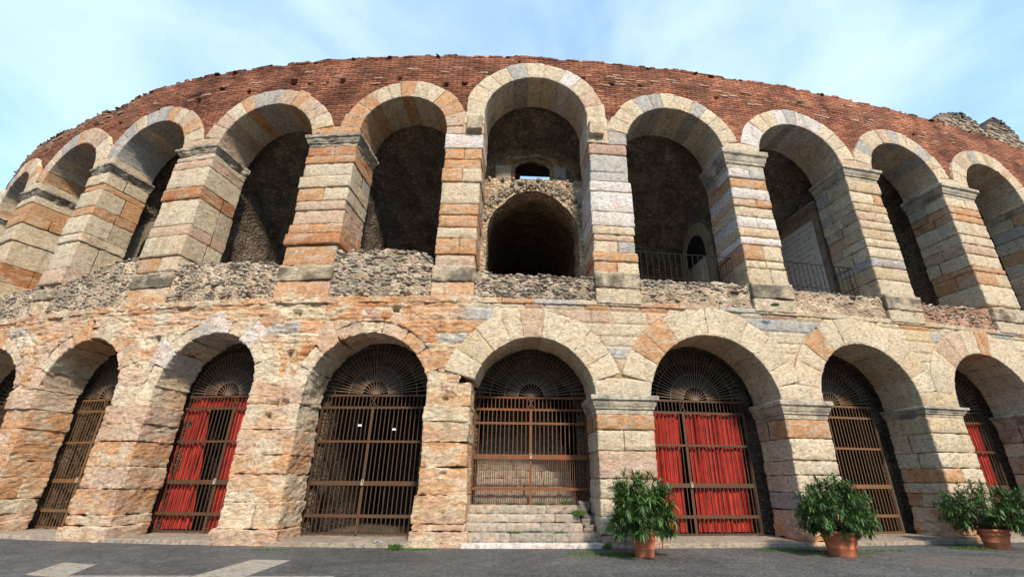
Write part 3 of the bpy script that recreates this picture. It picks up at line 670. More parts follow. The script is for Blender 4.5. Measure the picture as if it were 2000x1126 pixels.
# ------------------------------------------------------------------ ruined stubs on top of the wall (right)
def stub(sa, sb, d0, zb, zt, seed):
    rs = np.random.RandomState(seed); mb = MB(); z = zb; W = sb-sa; n = int((zt-zb)/.11)
    for i in range(n):
        f = i/n; ins = W*.5*max(0, (f-.35)/.65)**2.2+(f > .4)*W*.05+rs.uniform(0, .06); x = sa+ins*(1.5 if seed == 1 else .8); xe = sb-ins*.8
        c = np.array([.42, .37, .29])*(1-.72*np.clip((f-.45)*2.6, 0, 1)) if True else 0
        while x < xe:
            w = rs.uniform(.12, .38); y0 = d0+rs.uniform(-.04, .06)
            block(mb, (min(w, xe-x+.08), rs.uniform(.7, .95), .10), boxmap(x, y0, z), c*rs.uniform(.6, 1.3), res=.12, r=.02, amp=.02)
            x += w+rs.uniform(0, .02)
        z += .11
    mb.build('ruined_stub', M_PEB, arena)
stub(3.72*P, 4.46*P, .35, 17.9, 19.8, 1)
stub(4.46*P, 5.02*P, .35, 17.9, 20.1, 2)
stub(4.98*P, 5.5*P, .5, 17.9, 19.3, 3)
mb = MB(); tube(mb, [(4.2*P, .5, 18.95), (4.75*P, .5, 18.9)], .02, (.05, .05, .05)); mb.build('tie_rod', M_IRON, arena)

# ------------------------------------------------------------------ dark vaulted chambers
def sheet(mb, f, nu, nv, c=(1, 1, 1), amp=.07, nsc=2.0, flip=False, nrm=(0, 0, 1)):
    U, V = np.meshgrid(np.linspace(0, 1, nu), np.linspace(0, 1, nv), indexing='ij'); v = f(U, V).reshape(-1, 3)
    v = v+np.array(nrm)*(amp*fbm(v, nsc, 4))[:, None]; mb.add(v, gridq(nu, nv, flip), c)
def lerp(a, b, t): return a+(b-a)*t
def up_chamber(k):
    a, b = UP[k]; a -= .5; b += .5; zf = 8.0 if k != 0 else 7.6; apex = up_geo(k)[2]+up_geo(k)[1]; d0 = DU-.12; zt = apex+.15
    d1 = {0: 3.2}.get(k, 9.5); sl = .80 if k != 0 else .72; mid = (a+b)/2
    mb = MB(); zc = lambda d: zt-sl*(d-d0)
    def ceil(U, V):
        s = lerp(a, b, U); d = lerp(d0, d1, V); return np.stack([s, d, zc(d)-.9*np.abs((s-mid)/(b-a)*2)**3.0], -1)
    sheet(mb, ceil, 40, 60, nrm=(0, .5, .8))
    if k != 0:
        for x in (a, b): sheet(mb, lambda U, V, x=x: np.stack([U*0+x, lerp(d0, d1, U), lerp(zf, 15.6, V)], -1), 50, 50, nrm=(1, 0, 0))
        # hidden closing walls behind the piers and the floor
        sheet(mb, lambda U, V: np.stack([lerp(a, b, U), U*0+d1, lerp(zf, 12, V)], -1), 20, 20, nrm=(0, 1, 0))
        sheet(mb, lambda U, V: np.stack([lerp(a, b, U), lerp(.8, d1, V), U*0+zf], -1), 30, 40)
    else:
        for x in (a, b): sheet(mb, lambda U, V, x=x: np.stack([U*0+x, lerp(d0, 3.4, U), lerp(zf, 17, V)], -1), 20, 50, nrm=(1, 0, 0))
        sheet(mb, lambda U, V: np.stack([lerp(a, b, U), lerp(.8, 12, V), U*0+zf], -1), 30, 40)
    mb.build('vaulted_chamber', M_VAULT, arena)
for k in UP: up_chamber(k)

# centre bay: rubble wall with the tunnel mouth, window to the sky above it
def arched_plate(mb, a, b, z0, z1, oa, ob, oz, oap, d, thick, n=40, amp=.05, c=(1, 1, 1), nsc=4):
    """wall between a..b, z0..z1 with an arched opening oa..ob, spring oz, apex oap; front face and soffit"""
    oc = (oa+ob)/2; hw = (ob-oa)/2; hh = oap-oz
    inner = [(oa, z0)]+[(oa, lerp(z0, oz, t)) for t in np.linspace(.1, 1, 10)]+[(oc-hw*math.cos(t), oz+hh*math.sin(t)) for t in np.linspace(0.06, math.pi-.06, n)]+[(ob, lerp(oz, z0, t)) for t in np.linspace(0, .9, 10)]+[(ob, z0)]
    def outer(x, z):
        if z <= oz+1e-6: return (a if x < oc else b, z)
        t = math.atan2((z-oz)/hh, (x-oc)/hw); dx, dz = math.cos(t), math.sin(t); f = 1e9
        if dz > 1e-6: f = min(f, (z1-oz)/dz)
        f = min(f, ((b-oc) if dx > 0 else (oc-a))/max(abs(dx), 1e-6)); return (oc+dx*f, oz+dz*f)
    out = [outer(x, z) for x, z in inner]; m = 12; I = np.array(inner); O = np.array(out)
    t = np.concatenate([[-.12], np.linspace(0, 1, m-1)])[None, :, None]; G = I[:, None]*(1-t)+O[:, None]*t
    v = np.stack([G[..., 0], np.full(G.shape[:2], d), G[..., 1]], -1); sh = v.shape; v = v.reshape(-1, 3)
    v[:, 1] += amp*fbm(v, nsc, 3); v[:, 2] += amp*.8*fbm(v+8, nsc, 2); mb.add(v, gridq(sh[0], sh[1]), c)
    D_ = np.linspace(-.0, thick, max(4, int(thick/.15))); s_ = np.stack([np.repeat(I[:, 0:1], len(D_), 1), np.repeat(d+D_[None], len(I), 0), np.repeat(I[:, 1:2], len(D_), 1)], -1)
    sh = s_.shape; s_ = s_.reshape(-1, 3); ff = fbm(s_, 2.2, 4)*amp*1.5; s_[:, 0] += ff; s_[:, 2] += ff; mb.add(s_, gridq(sh[0], sh[1]), c)
    T_ = np.array(sorted(out)); return I
a0, b0 = UP[0]
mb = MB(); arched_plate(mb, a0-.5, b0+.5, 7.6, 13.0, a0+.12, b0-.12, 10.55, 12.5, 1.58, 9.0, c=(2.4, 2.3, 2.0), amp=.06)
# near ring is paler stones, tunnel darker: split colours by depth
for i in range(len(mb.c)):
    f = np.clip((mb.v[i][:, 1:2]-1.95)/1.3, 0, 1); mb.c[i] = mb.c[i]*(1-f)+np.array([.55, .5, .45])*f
sheet(mb, lambda U, V: np.stack([lerp(a0-.5, b0+.5, U), lerp(1.58, 3.25, V), U*0+13.0], -1), 30, 12, c=(1.3, 1.3, 1.1))
sheet(mb, lambda U, V: np.stack([lerp(a0, b0, U), U*0+10.6, lerp(7, 13, V)], -1), 12, 12, c=(.5, .5, .5), nrm=(0, 1, 0))
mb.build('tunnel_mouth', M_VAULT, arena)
mb = MB(); rs = np.random.RandomState(3); m = 230; th = rs.uniform(.12, math.pi-.12, m); oc = (a0+b0)/2; hw = (b0-a0)/2-.12; rr = rs.uniform(.02, .42, m)
cen = np.stack([oc-np.cos(th)*(hw+rr), 1.55+rs.uniform(-.03, .06, m), 10.55+np.sin(th)*(1.95+rr)], 1)
mm = 160; c2 = np.stack([rs.uniform(a0, b0, mm), rs.uniform(1.52, 2.1, mm), rs.uniform(12.8, 13.04, mm)], 1); cen = np.concatenate([cen, c2]); n_ = len(cen)
pebbles(mb, cen, np.stack([rs.uniform(.05, .09, n_), rs.uniform(.05, .09, n_), rs.uniform(.06, .11, n_)], 1), np.array([.38, .33, .25])*rs.uniform(.45, 1.2, (n_, 1)), rs)
tag(mb.build('mouth_stones', M_PEB, arena, smooth=False), kind='stuff')
# window wall at d = 3.15 with dressed jambs, open through to the sky
mb = MB(); wa, wb = -.245*P, .125*P
arched_plate(mb, a0-.5, b0+.5, 12.9, 16.4, wa, wb, 14.75, 15.25, 3.15, .3, c=(1.5, 1.35, 1.1), amp=.04)
mb.build('window_wall', M_VAULT, arena)
mb = MB()
block(mb, (.75, .4, 1.85), boxmap(wa-.75, 3.02, 12.95), PAL['C']*.8, r=.03); block(mb, (.6, .4, 1.85), boxmap(wb, 3.02, 12.95), PAL['G']*.8, r=.03)
cx = (wa+wb)/2; R0 = (wb-wa)/2
for j in range(7):
    t0, t1 = math.pi*j/7, math.pi*(j+1)/7
    def fm(p, t0=t0): 
        th_ = t0+p[:, 0]/(R0+.15); ra = R0+p[:, 2]; return np.stack([cx-ra*np.cos(th_), 3.04+p[:, 1], 14.8+ra*np.sin(th_)*.52], 1)
    block(mb, ((t1-t0)*(R0+.15), .3, .32), fm, (PAL['O'] if j in (0, 5, 6) else PAL['B'])*.7, r=.02)
w_ = mb.build('window_surround', M_STONE, arena)
mb = MB(); rbox(mb, wa-.4, wb+.4, 3.46, 4.75, 15.5, 15.9, (.5, .5, .5)); rbox(mb, wa-.5, wa-.05, 3.46, 4.7, 12.9, 15.5, (.5, .5, .5)); rbox(mb, wb+.05, wb+.5, 3.46, 4.7, 12.9, 15.5, (.5, .5, .5)); mb.build('window_lintel', M_VAULT, arena)

# bay 1: arched doorway in the side wall and an added dark tube along the ceiling crease; bay -3 another small arch
def side_door(x, d0, d1, zs, za, sgn, zf=8.0):
    mb = MB(); dc = (d0+d1)/2; R_ = (d1-d0)/2; n = 7
    for j in range(n):
        t0 = math.pi*j/n
        def fm(p, t0=t0):
            th_ = t0+p[:, 0]/(R_+.2); ra = R_+p[:, 2]; return np.stack([x-sgn*(.1-p[:, 1]), dc-ra*np.cos(th_), zs+ra*np.sin(th_)*(za-zs)/R_], 1)
        block(mb, (math.pi/n*(R_+.2), .3, .5), fm, PAL['C']*.5, r=.03, amp=.02)
    for dd in (d0-.5, d1):
        z = zf
        while z < zs-.02:
            z1 = min(zs, z+.7); block(mb, (.3, .5, z1-z), (lambda p, dd=dd, z=z: np.stack([x-sgn*(.1-p[:, 0]), dd+p[:, 1], z+p[:, 2]], 1)), PAL['C']*.5, r=.03, amp=.02); z = z1
    return mb.build('side_doorway', M_STONE, arena)
sw1 = UP[1][1]+.5
side_door(sw1, 3.05, 4.7, 11.1, 12.1, 1)
mb = MB(); n = 20; pts = [(sw1-.03, 3.05, 8)]+[(sw1-.03, 3.875-.825*math.cos(t), 11.1+1.0*math.sin(t)) for t in np.linspace(0, math.pi, n)]+[(sw1-.03, 4.7, 8)]
c_ = np.array([(sw1-.03, 3.875, 9.5)]); v = np.array(pts); m = len(v); v2 = v+np.array([.5, 0, 0]) 
rbox(mb, sw1-.16, sw1+.02, 3.06, 4.69, 8.0, 10.7, (.62, .52, .38)); mb.build('door_panel', M_STONE, arena)
mb = MB(); vv = np.concatenate([v-np.array([.08, 0, 0]), [[sw1-.11, 3.875, 9.5]]]); mb.add(vv, [(i, i+1, m, m) for i in range(m-1)], (.02, .02, .02)); mb.build('dark_door_sheet', M_IRON, arena, smooth=False)  # flat black sheet paints the shade inside the doorway, no hole is cut
mb = MB(); tube(mb, [(sw1-.2, 2.9, 14.55), (sw1-.2, 5, 12.9), (sw1-.2, 7.3, 11.1)], .07, (.03, .03, .03)); mb.build('dark_crease_tube', M_IRON, arena)  # added dark tube draws the line where the sloping ceiling meets the wall
sw3 = UP[-3][0]-.5
side_door(sw3, 2.3, 3.5, 11.2, 12.0, -1)
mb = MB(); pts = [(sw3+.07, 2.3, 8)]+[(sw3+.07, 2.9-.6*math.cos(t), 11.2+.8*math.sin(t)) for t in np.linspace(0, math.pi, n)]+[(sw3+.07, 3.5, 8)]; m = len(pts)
mb.add(pts+[(sw3+.07, 2.9, 9.5)], [(i, i+1, m, m) for i in range(m-1)], (.02, .02, .02)); mb.build('dark_door_sheet', M_IRON, arena, smooth=False)  # same painted darkness for the small arch, a flat sheet on the wall

# ------------------------------------------------------------------ ground-floor passages, thresholds, stairs
def low_passage(k):
    a, b = LOW[k]; sc, r, zc = low_geo(k); dg = (DL if k >= 0 else 1.3)-.06; mb = MB(); a -= .25; b += .25; R_ = r+.02; D1 = 8.5 if k else 11
    prof = [(a, -.1)]+[(a, z) for z in np.linspace(.5, zc, 7)]+[(sc-(R_+.23)*math.cos(t), zc+(R_-.05)*math.sin(t)) for t in np.linspace(.1, math.pi-.1, 24)]+[(b, z) for z in np.linspace(zc, .5, 7)]+[(b, -.1)]
    I = np.array(prof); D_ = np.linspace(dg, D1, 44); s_ = np.stack([np.repeat(I[:, 0:1], len(D_), 1), np.repeat(D_[None], len(I), 0), np.repeat(I[:, 1:2], len(D_), 1)], -1); sh = s_.shape; s_ = s_.reshape(-1, 3)
    ff = fbm(s_, 2.2, 4)*.05; s_[:, 0] += ff; s_[:, 2] += ff; mb.add(s_, gridq(sh[0], sh[1]), (.6, .6, .6))
    sheet(mb, lambda U, V: np.stack([lerp(a, b, U), U*0+D1, lerp(-.1, 7, V)], -1), 12, 12, nrm=(0, 1, 0), c=(.6, .6, .6))
    sheet(mb, lambda U, V: np.stack([lerp(a, b, U), lerp(2.0, D1, V), U*0+.04], -1), 12, 30, amp=.02)
    mb.build('passage_vault', M_VAULT, arena)
    # inner jambs of rubble either side behind the reveal, and a low rubble arch behind the fanlight
    mb = MB(); arched_plate(mb, a-.1, b+.1, 0, 6.6, LOW[k][0]+.06, LOW[k][1]-.22, zc-.15, zc+r-.42, dg+.42, .7, c=(.6, .55, .5), amp=.06, nsc=3)
    mb.build('inner_jamb', M_VAULT, arena)
    # threshold slabs
    if k != 0:
        mb = MB(); rs = np.random.RandomState(k+60); x = LOW[k][0]-.1
        while x < LOW[k][1]+.1:
            w = min(rs.uniform(.9, 1.7), LOW[k][1]+.12-x); 
            if w < .15: break
            block(mb, (w, 2.4, .3), boxmap(x, -.12+rs.uniform(-.03, .03), -.2+rs.uniform(-.008, .008)), np.array([.34, .29, .235])*rs.uniform(.85, 1.1), res=.15, r=.02, amp=.012, faces='FLRT'); x += w
        mb.build('threshold', M_SLAB, arena)
for k in LOW: low_passage(k)
mb = None
a, b = LOW[0]; st = empty('entrance_stairs', (0, 0, 0), 'x', 'x'); bpy.data.objects.remove(st)
rsS = np.random.RandomState(21)
stairs = MB(); block(stairs, (b-a+.1, .6, .22), boxmap(a-.02, -.15, -.1), PAL['W']*.75, r=.02, amp=.012, faces='FLRT')
stair_o = stairs.build('stairs', M_SLAB, arena)
zz = .12; dd = .1
for i in range(22):
    h = .215 if i < 4 else .25; run = .34 if i < 4 else .40; mb = MB(); x = a+(.0 if i < 4 else -.1); e = b-(.0 if i == 0 else .45 if i < 4 else .35)
    while x < e:
        w = min(rsS.uniform(1.2, 2.8), e-x); block(mb, (w, .6, h), boxmap(x, dd+rsS.uniform(-.015, .015), zz), np.array([.37, .33, .275])*rsS.uniform(.8, 1.1), res=.09, r=.035, amp=.025, nsc=4, faces='FLRT'); x += w+1e-3
    mb.build('step', M_SLAB, stair_o)
    zz += h-.002; dd += run
    if i == 3: dd += .5
mb = MB(); rs = np.random.RandomState(2)
for q in range(9): block(mb, (rs.uniform(.25, .45), .4, rs.uniform(.2, .35)), boxmap(b-.45+rs.uniform(-.05, .12), .2+.13*q, .1+.09*q), np.array([.33, .28, .23])*rs.uniform(.7, 1.2), r=.07, amp=.05)
mb.build('stair_cheek', M_ROUGH, arena)

# ------------------------------------------------------------------ iron gates
def gate(k, a, b, z0, label, rails, mid=None, dense=None, tone=(.05, .034, .025)):
    d = (DL if k >= 0 else 1.3)+.22; ztop, zb = 4.24, 3.86; c = (a+b)/2
    if mid is None: mid = c
    base = MAP(np.array([c, d, z0])); root = empty('iron_gate', base, label, 'gate', 'iron gates closing the ground floor arches'); L = tuple(base)
    T1 = np.array(tone); T2 = T1*np.array([1.35, 1.2, 1.0]); w = .026
    fr = MB(); 
    rbox(fr, a, b, d-.02, d+.02, ztop-.035, ztop+.035, T2); rbox(fr, a, b, d-.02, d+.02, zb-.05, zb+.02, T2)
    n = int((b-a)/.135)
    for i in range(n+1):
        x = a+.02+(b-a-.04)*i/n; bar(fr, (x, d, zb), (x, d, ztop), w, .02, T1)
    bar(fr, (mid-.12, d-.02, zb), (mid+.12, d-.02, ztop), .025, .015, T1); bar(fr, (mid+.12, d-.02, zb), (mid-.12, d-.02, ztop), .025, .015, T1)
    for x in (a, b): rbox(fr, x-.03, x+.03, d-.03, d+.03, z0, zb, T1)
    fr.build('gate_frame', M_RUST, root, loc=L, smooth=False)
    for (x0, x1) in ((a+.04, mid-.02), (mid+.02, b-.04)):
        lf = MB(); m = max(3, int((x1-x0)/.135))
        for i in range(m+1):
            x = x0+(x1-x0)*i/m; wd = .05 if (i == m and x1 < mid) or (i == 0 and x0 > mid) else w
            bar(lf, (x, d, z0), (x, d, zb-.05), wd, .02, T2 if wd > w else T1)
            if dense and i < m: xm = x+(x1-x0)/m/2; bar(lf, (xm, d, z0), (xm, d, dense), .018, .018, T1)
        for z, h in rails: rbox(lf, x0, x1, d-.028, d+.02, z-h/2, z+h/2, T2)
        rbox(lf, x0, x1, d-.02, d+.02, z0-.01, z0+.04, T1)
        lf.build('gate_leaf', M_RUST, root, loc=L, smooth=False)
    fl = MB(); R_ = (b-a)/2+.1; fan = np.array([.12, .10, .088])
    nsp = 36
    for i in range(1, nsp):
        t = math.pi*i/nsp; r0 = 0.0 if i % 3 == 0 else .45
        bar(fl, (c-math.cos(t)*r0, d, ztop+.03+math.sin(t)*r0), (c-math.cos(t)*R_*.98, d, ztop+.03+math.sin(t)*R_*.92), .028 if i % 3 else .022, .02, fan)
    for rr in (.45, .92, 1.42):
        if rr > R_-.1: continue
        pts = [(c-math.cos(t)*rr, d, ztop+.03+math.sin(t)*rr) for t in np.linspace(0, math.pi, 40)]
        for p0, p1 in zip(pts[:-1], pts[1:]): bar(fl, p0, p1, .024, .025, fan*.85)
    fl.build('fanlight', M_RUST, root, loc=L, smooth=False)
    lo = MB(); zl = rails[[r_[1] for r_ in rails].index(max(r_[1] for r_ in rails))][0]
    rbox(lo, mid-.035, mid+.035, d-.08, d-.03, zl-.06, zl+.03, (.30, .28, .24)); tube(lo, [(mid-.03, d-.06, zl+.03), (mid-.03, d-.06, zl+.1), (mid+.03, d-.06, zl+.1), (mid+.03, d-.06, zl+.03)], .012, (.4, .4, .4))
    lo.build('padlock', M_RUST, root, loc=L, smooth=False)
RL = [(2.78, .07), (1.55, .13), (.64, .09)]
gate(-4, -4.25*P, -3.50*P, .14, 'iron gate barely seen at the far left edge of the wall', RL)
gate(-3, -3.30*P, -2.70*P, .14, 'brown barred gate in deep shade behind the second lower arch from the left', RL, tone=(.10, .07, .04))
gate(-2, -2.34*P, -1.76*P, .14, 'rusty barred gate with two half drawn red curtains behind it', RL, mid=-1.98*P)
gate(-1, -1.385*P, -.73*P, .14, 'brown barred gate with only darkness behind it, left of the stairs', RL, mid=-1.06*P)
gate(0, -.425*P, .285*P, .93, 'rusty barred gate at the head of the stone steps', [(3.40, .07), (2.36, .15), (1.42, .08)], mid=-.07*P, dense=2.36, tone=(.095, .05, .027))
gate(1, .70*P, 1.345*P, .13, 'barred gate backed by two nearly closed bright red curtains', RL, mid=.925*P)
gate(2, 1.70*P, 2.345*P, .13, 'rusty barred gate behind the potted oleander with the scrolled pot, no curtain', RL, mid=1.93*P, tone=(.10, .068, .045))
gate(3, 2.72*P, 3.37*P, .13, 'narrow looking barred gate with a single red curtain behind it at the right edge', RL)
gate(4, 3.72*P, 4.32*P, .13, 'iron gate outside the right edge of the photograph', RL)

def curtain(k, a0, a1, b0, b1, z0, z1, label, seed):
    """pleated cloth: spans a0..a1 at the top and b0..b1 at the bottom"""
    d = (DL if k >= 0 else 1.3)+.36; n = int((max(a1-a0, b1-b0))/.02)+2; nz = 26; rs = np.random.RandomState(seed)
    ph = np.cumsum(np.interp(np.arange(n), np.linspace(0, n, 9), rs.uniform(.25, 1.0, 9))*rs.uniform(.8, 1.2, n)); U = np.linspace(0, 1, n); V = np.linspace(0, 1, nz); mb = MB(); g = []
    for j, v in enumerate(V):
        s = lerp(lerp(b0, b1, U), lerp(a0, a1, U), v)+.03*np.sin(ph*.7+v*2)*(1.2-v); dd = d+(.04+.035*np.sin(ph*.23+seed))*np.sin(ph+.8*math.sin(v*3+seed))+.02*np.sin(ph*2.3)
        g.append(np.stack([s, dd, np.full(n, lerp(z0, z1, v))], 1))
    g = np.stack(g, 1); g2 = g.copy(); g2[..., 1] += .012; mb.add(g, gridq(n, nz), (.5, .02, .02)); mb.add(g2, gridq(n, nz, True), (.5, .02, .02))
    c = MAP(np.array([(a0+a1)/2, d, z0])); root = mb.build('curtain', M_CLOTH, None, loc=c); root.location = c
    tag(root, label, 'curtain', 'red curtains behind the gates'); return root
curtain(-2, -2.34*P, -2.19*P, -2.35*P, -2.09*P, .2, 4.0, 'crumpled red curtain on the left side of the gate with two half drawn curtains', 1)
curtain(-2, -2.01*P, -1.82*P, -2.00*P, -1.82*P, .2, 4.0, 'red curtain drawn to the right side of the gate with two half drawn curtains', 2)
curtain(-2, -2.33*P, -1.75*P, -2.33*P, -1.75*P, 3.9, 4.2, 'short red valance across the top of the gate with half drawn curtains', 3)
curtain(1, .70*P, .905*P, .69*P, .885*P, .2, 3.84, 'narrow red curtain left of the dark gap behind the gate beside the stairs', 4)
curtain(1, .95*P, 1.325*P, .955*P, 1.31*P, .2, 3.84, 'wide bright red pleated curtain right of the dark gap, behind the gate beside the stairs', 5)
curtain(3, 2.72*P, 3.31*P, 2.72*P, 3.30*P, .2, 3.84, 'dark red curtain behind the rightmost gate', 6)

# ------------------------------------------------------------------ terrace railings and marble inscription
def railing(s0, s1, d, z0, z1, label, n):
    base = MAP(np.array([(s0+s1)/2, d, z0])); root = empty('terrace_railing', base, label, 'railing', 'thin iron railings on the terrace')
    L = tuple(base)
    r = MB(); path = [(s0, d), (s1, d), (s1, d+.9)]
    for (x0, y0), (x1, y1) in zip(path[:-1], path[1:]):
        bar(r, (x0, y0, z1), (x1, y1, z1), .035, .02, nrm=(0, 0, 1)); bar(r, (x0, y0, z0+.08), (x1, y1, z0+.08), .03, .015, nrm=(0, 0, 1))
    r.build('handrail', M_IRON, root, loc=L, smooth=False)
    m = MB()
    for i in range(n+1): x = lerp(s0, s1, i/n); bar(m, (x, d, z0-.12), (x, d, z1), .018, .018)
    for i in range(1, 6): y = d+.9*i/5; bar(m, (s1, y, z0-.12), (s1, y, z1), .018, .018)
    m.build('baluster', M_IRON, root, loc=L, smooth=False)
railing(.61*P, 1.30*P, .5, 8.25, 9.33, 'thin black railing on the terrace in front of the small arched doorway', 17)
railing(1.70*P, 2.27*P, .5, 8.3, 9.37, 'thin black railing on the terrace in front of the marble inscription', 15)

x_ = UP[2][1]+.42; dA, dB, zA, zB = 2.05, 5.6, 8.6, 13.45
base = MAP(np.array([x_, 3.8, zA])); L = tuple(base)
pq = empty('stone_inscription', base, 'large pale framed marble inscription on the wall inside an upper arch, behind a railing', 'plaque')
m = MB(); rbox(m, x_-.02, x_+.06, dA+.3, dB-.3, zA+.1, zB-.55, (.5, .5, .5)); m.build('panel', M_PLAQUE, pq, loc=L, smooth=False)
m = MB(); fc = (.40, .33, .26)
rbox(m, x_-.12, x_+.06, dA, dA+.26, zA, zB-.3, fc); rbox(m, x_-.07, x_+.06, dA+.26, dA+.34, zA, zB-.38, fc); rbox(m, x_-.12, x_+.06, dB-.26, dB, zA, zB-.3, fc); rbox(m, x_-.10, x_+.06, dA+.34, dB-.26, zB-.6, zB-.3, fc)
rbox(m, x_-.16, x_+.06, dA-.04, dB+.04, zB-.3, zB-.2, fc); rbox(m, x_-.24, x_+.06, dA-.1, dB+.1, zB-.2, zB-.1, fc); rbox(m, x_-.32, x_+.06, dA-.16, dB+.16, zB-.1, zB, fc)
m.build('frame', M_CAP, pq, loc=L, smooth=False)
m = MB(); rs = np.random.RandomState(9)   # worn incised lettering: rows of short strokes, as illegible as in the photograph
for row in range(13):
    z = zB-.95-row*.26; d = dA+.5+rs.uniform(0, .35)
    while d < dB-.6:
        h = .11; t = rs.randint(4)
        if t < 3: bar(m, (x_-.024, d, z), (x_-.024, d+(.04 if t == 1 else 0), z+h), .016, .006, (.16, .12, .1), nrm=(1, 0, 0))
        if t in (1, 3): bar(m, (x_-.024, d, z+(h if t == 1 else h/2)), (x_-.024, d+.06, z+(h if t == 1 else h/2)), .014, .006, (.16, .12, .1), nrm=(1, 0, 0))
        d += rs.uniform(.07, .12) if rs.rand() < .85 else .22
tag(m.build('lettering', M_CAP, pq, loc=L, smooth=False), kind='stuff')

# ------------------------------------------------------------------ pigeon on the worn capital
def pigeon(loc):
    root = empty('pigeon', loc, 'small dark pigeon perched on the worn capital of a left upper pier', 'bird')
    m = MB(); pts = [(-.19, .0, .06), (-.12, 0, .08), (-.05, 0, .10), (.02, 0, .12), (.07, 0, .15), (.09, 0, .19), (.10, 0, .225), (.135, 0, .225), (.155, 0, .22)]
    tube(m, pts, [.012, .03, .055, .062, .05, .032, .03, .018, .004], (.08, .085, .1), 10); o = m.build('body', M_LEAFM, root, mapped=False)
    m = MB()
    for s in (-1, 1): tube(m, [(.0, s*.02, .07), (.01, s*.02, 0), (.04, s*.02, 0)], .006, (.3, .08, .06), 5)
    m.build('legs', M_LEAFM, root, mapped=False)
pigeon(tuple(MAP(np.array([-1.63*P, -.02, 13.9]))))

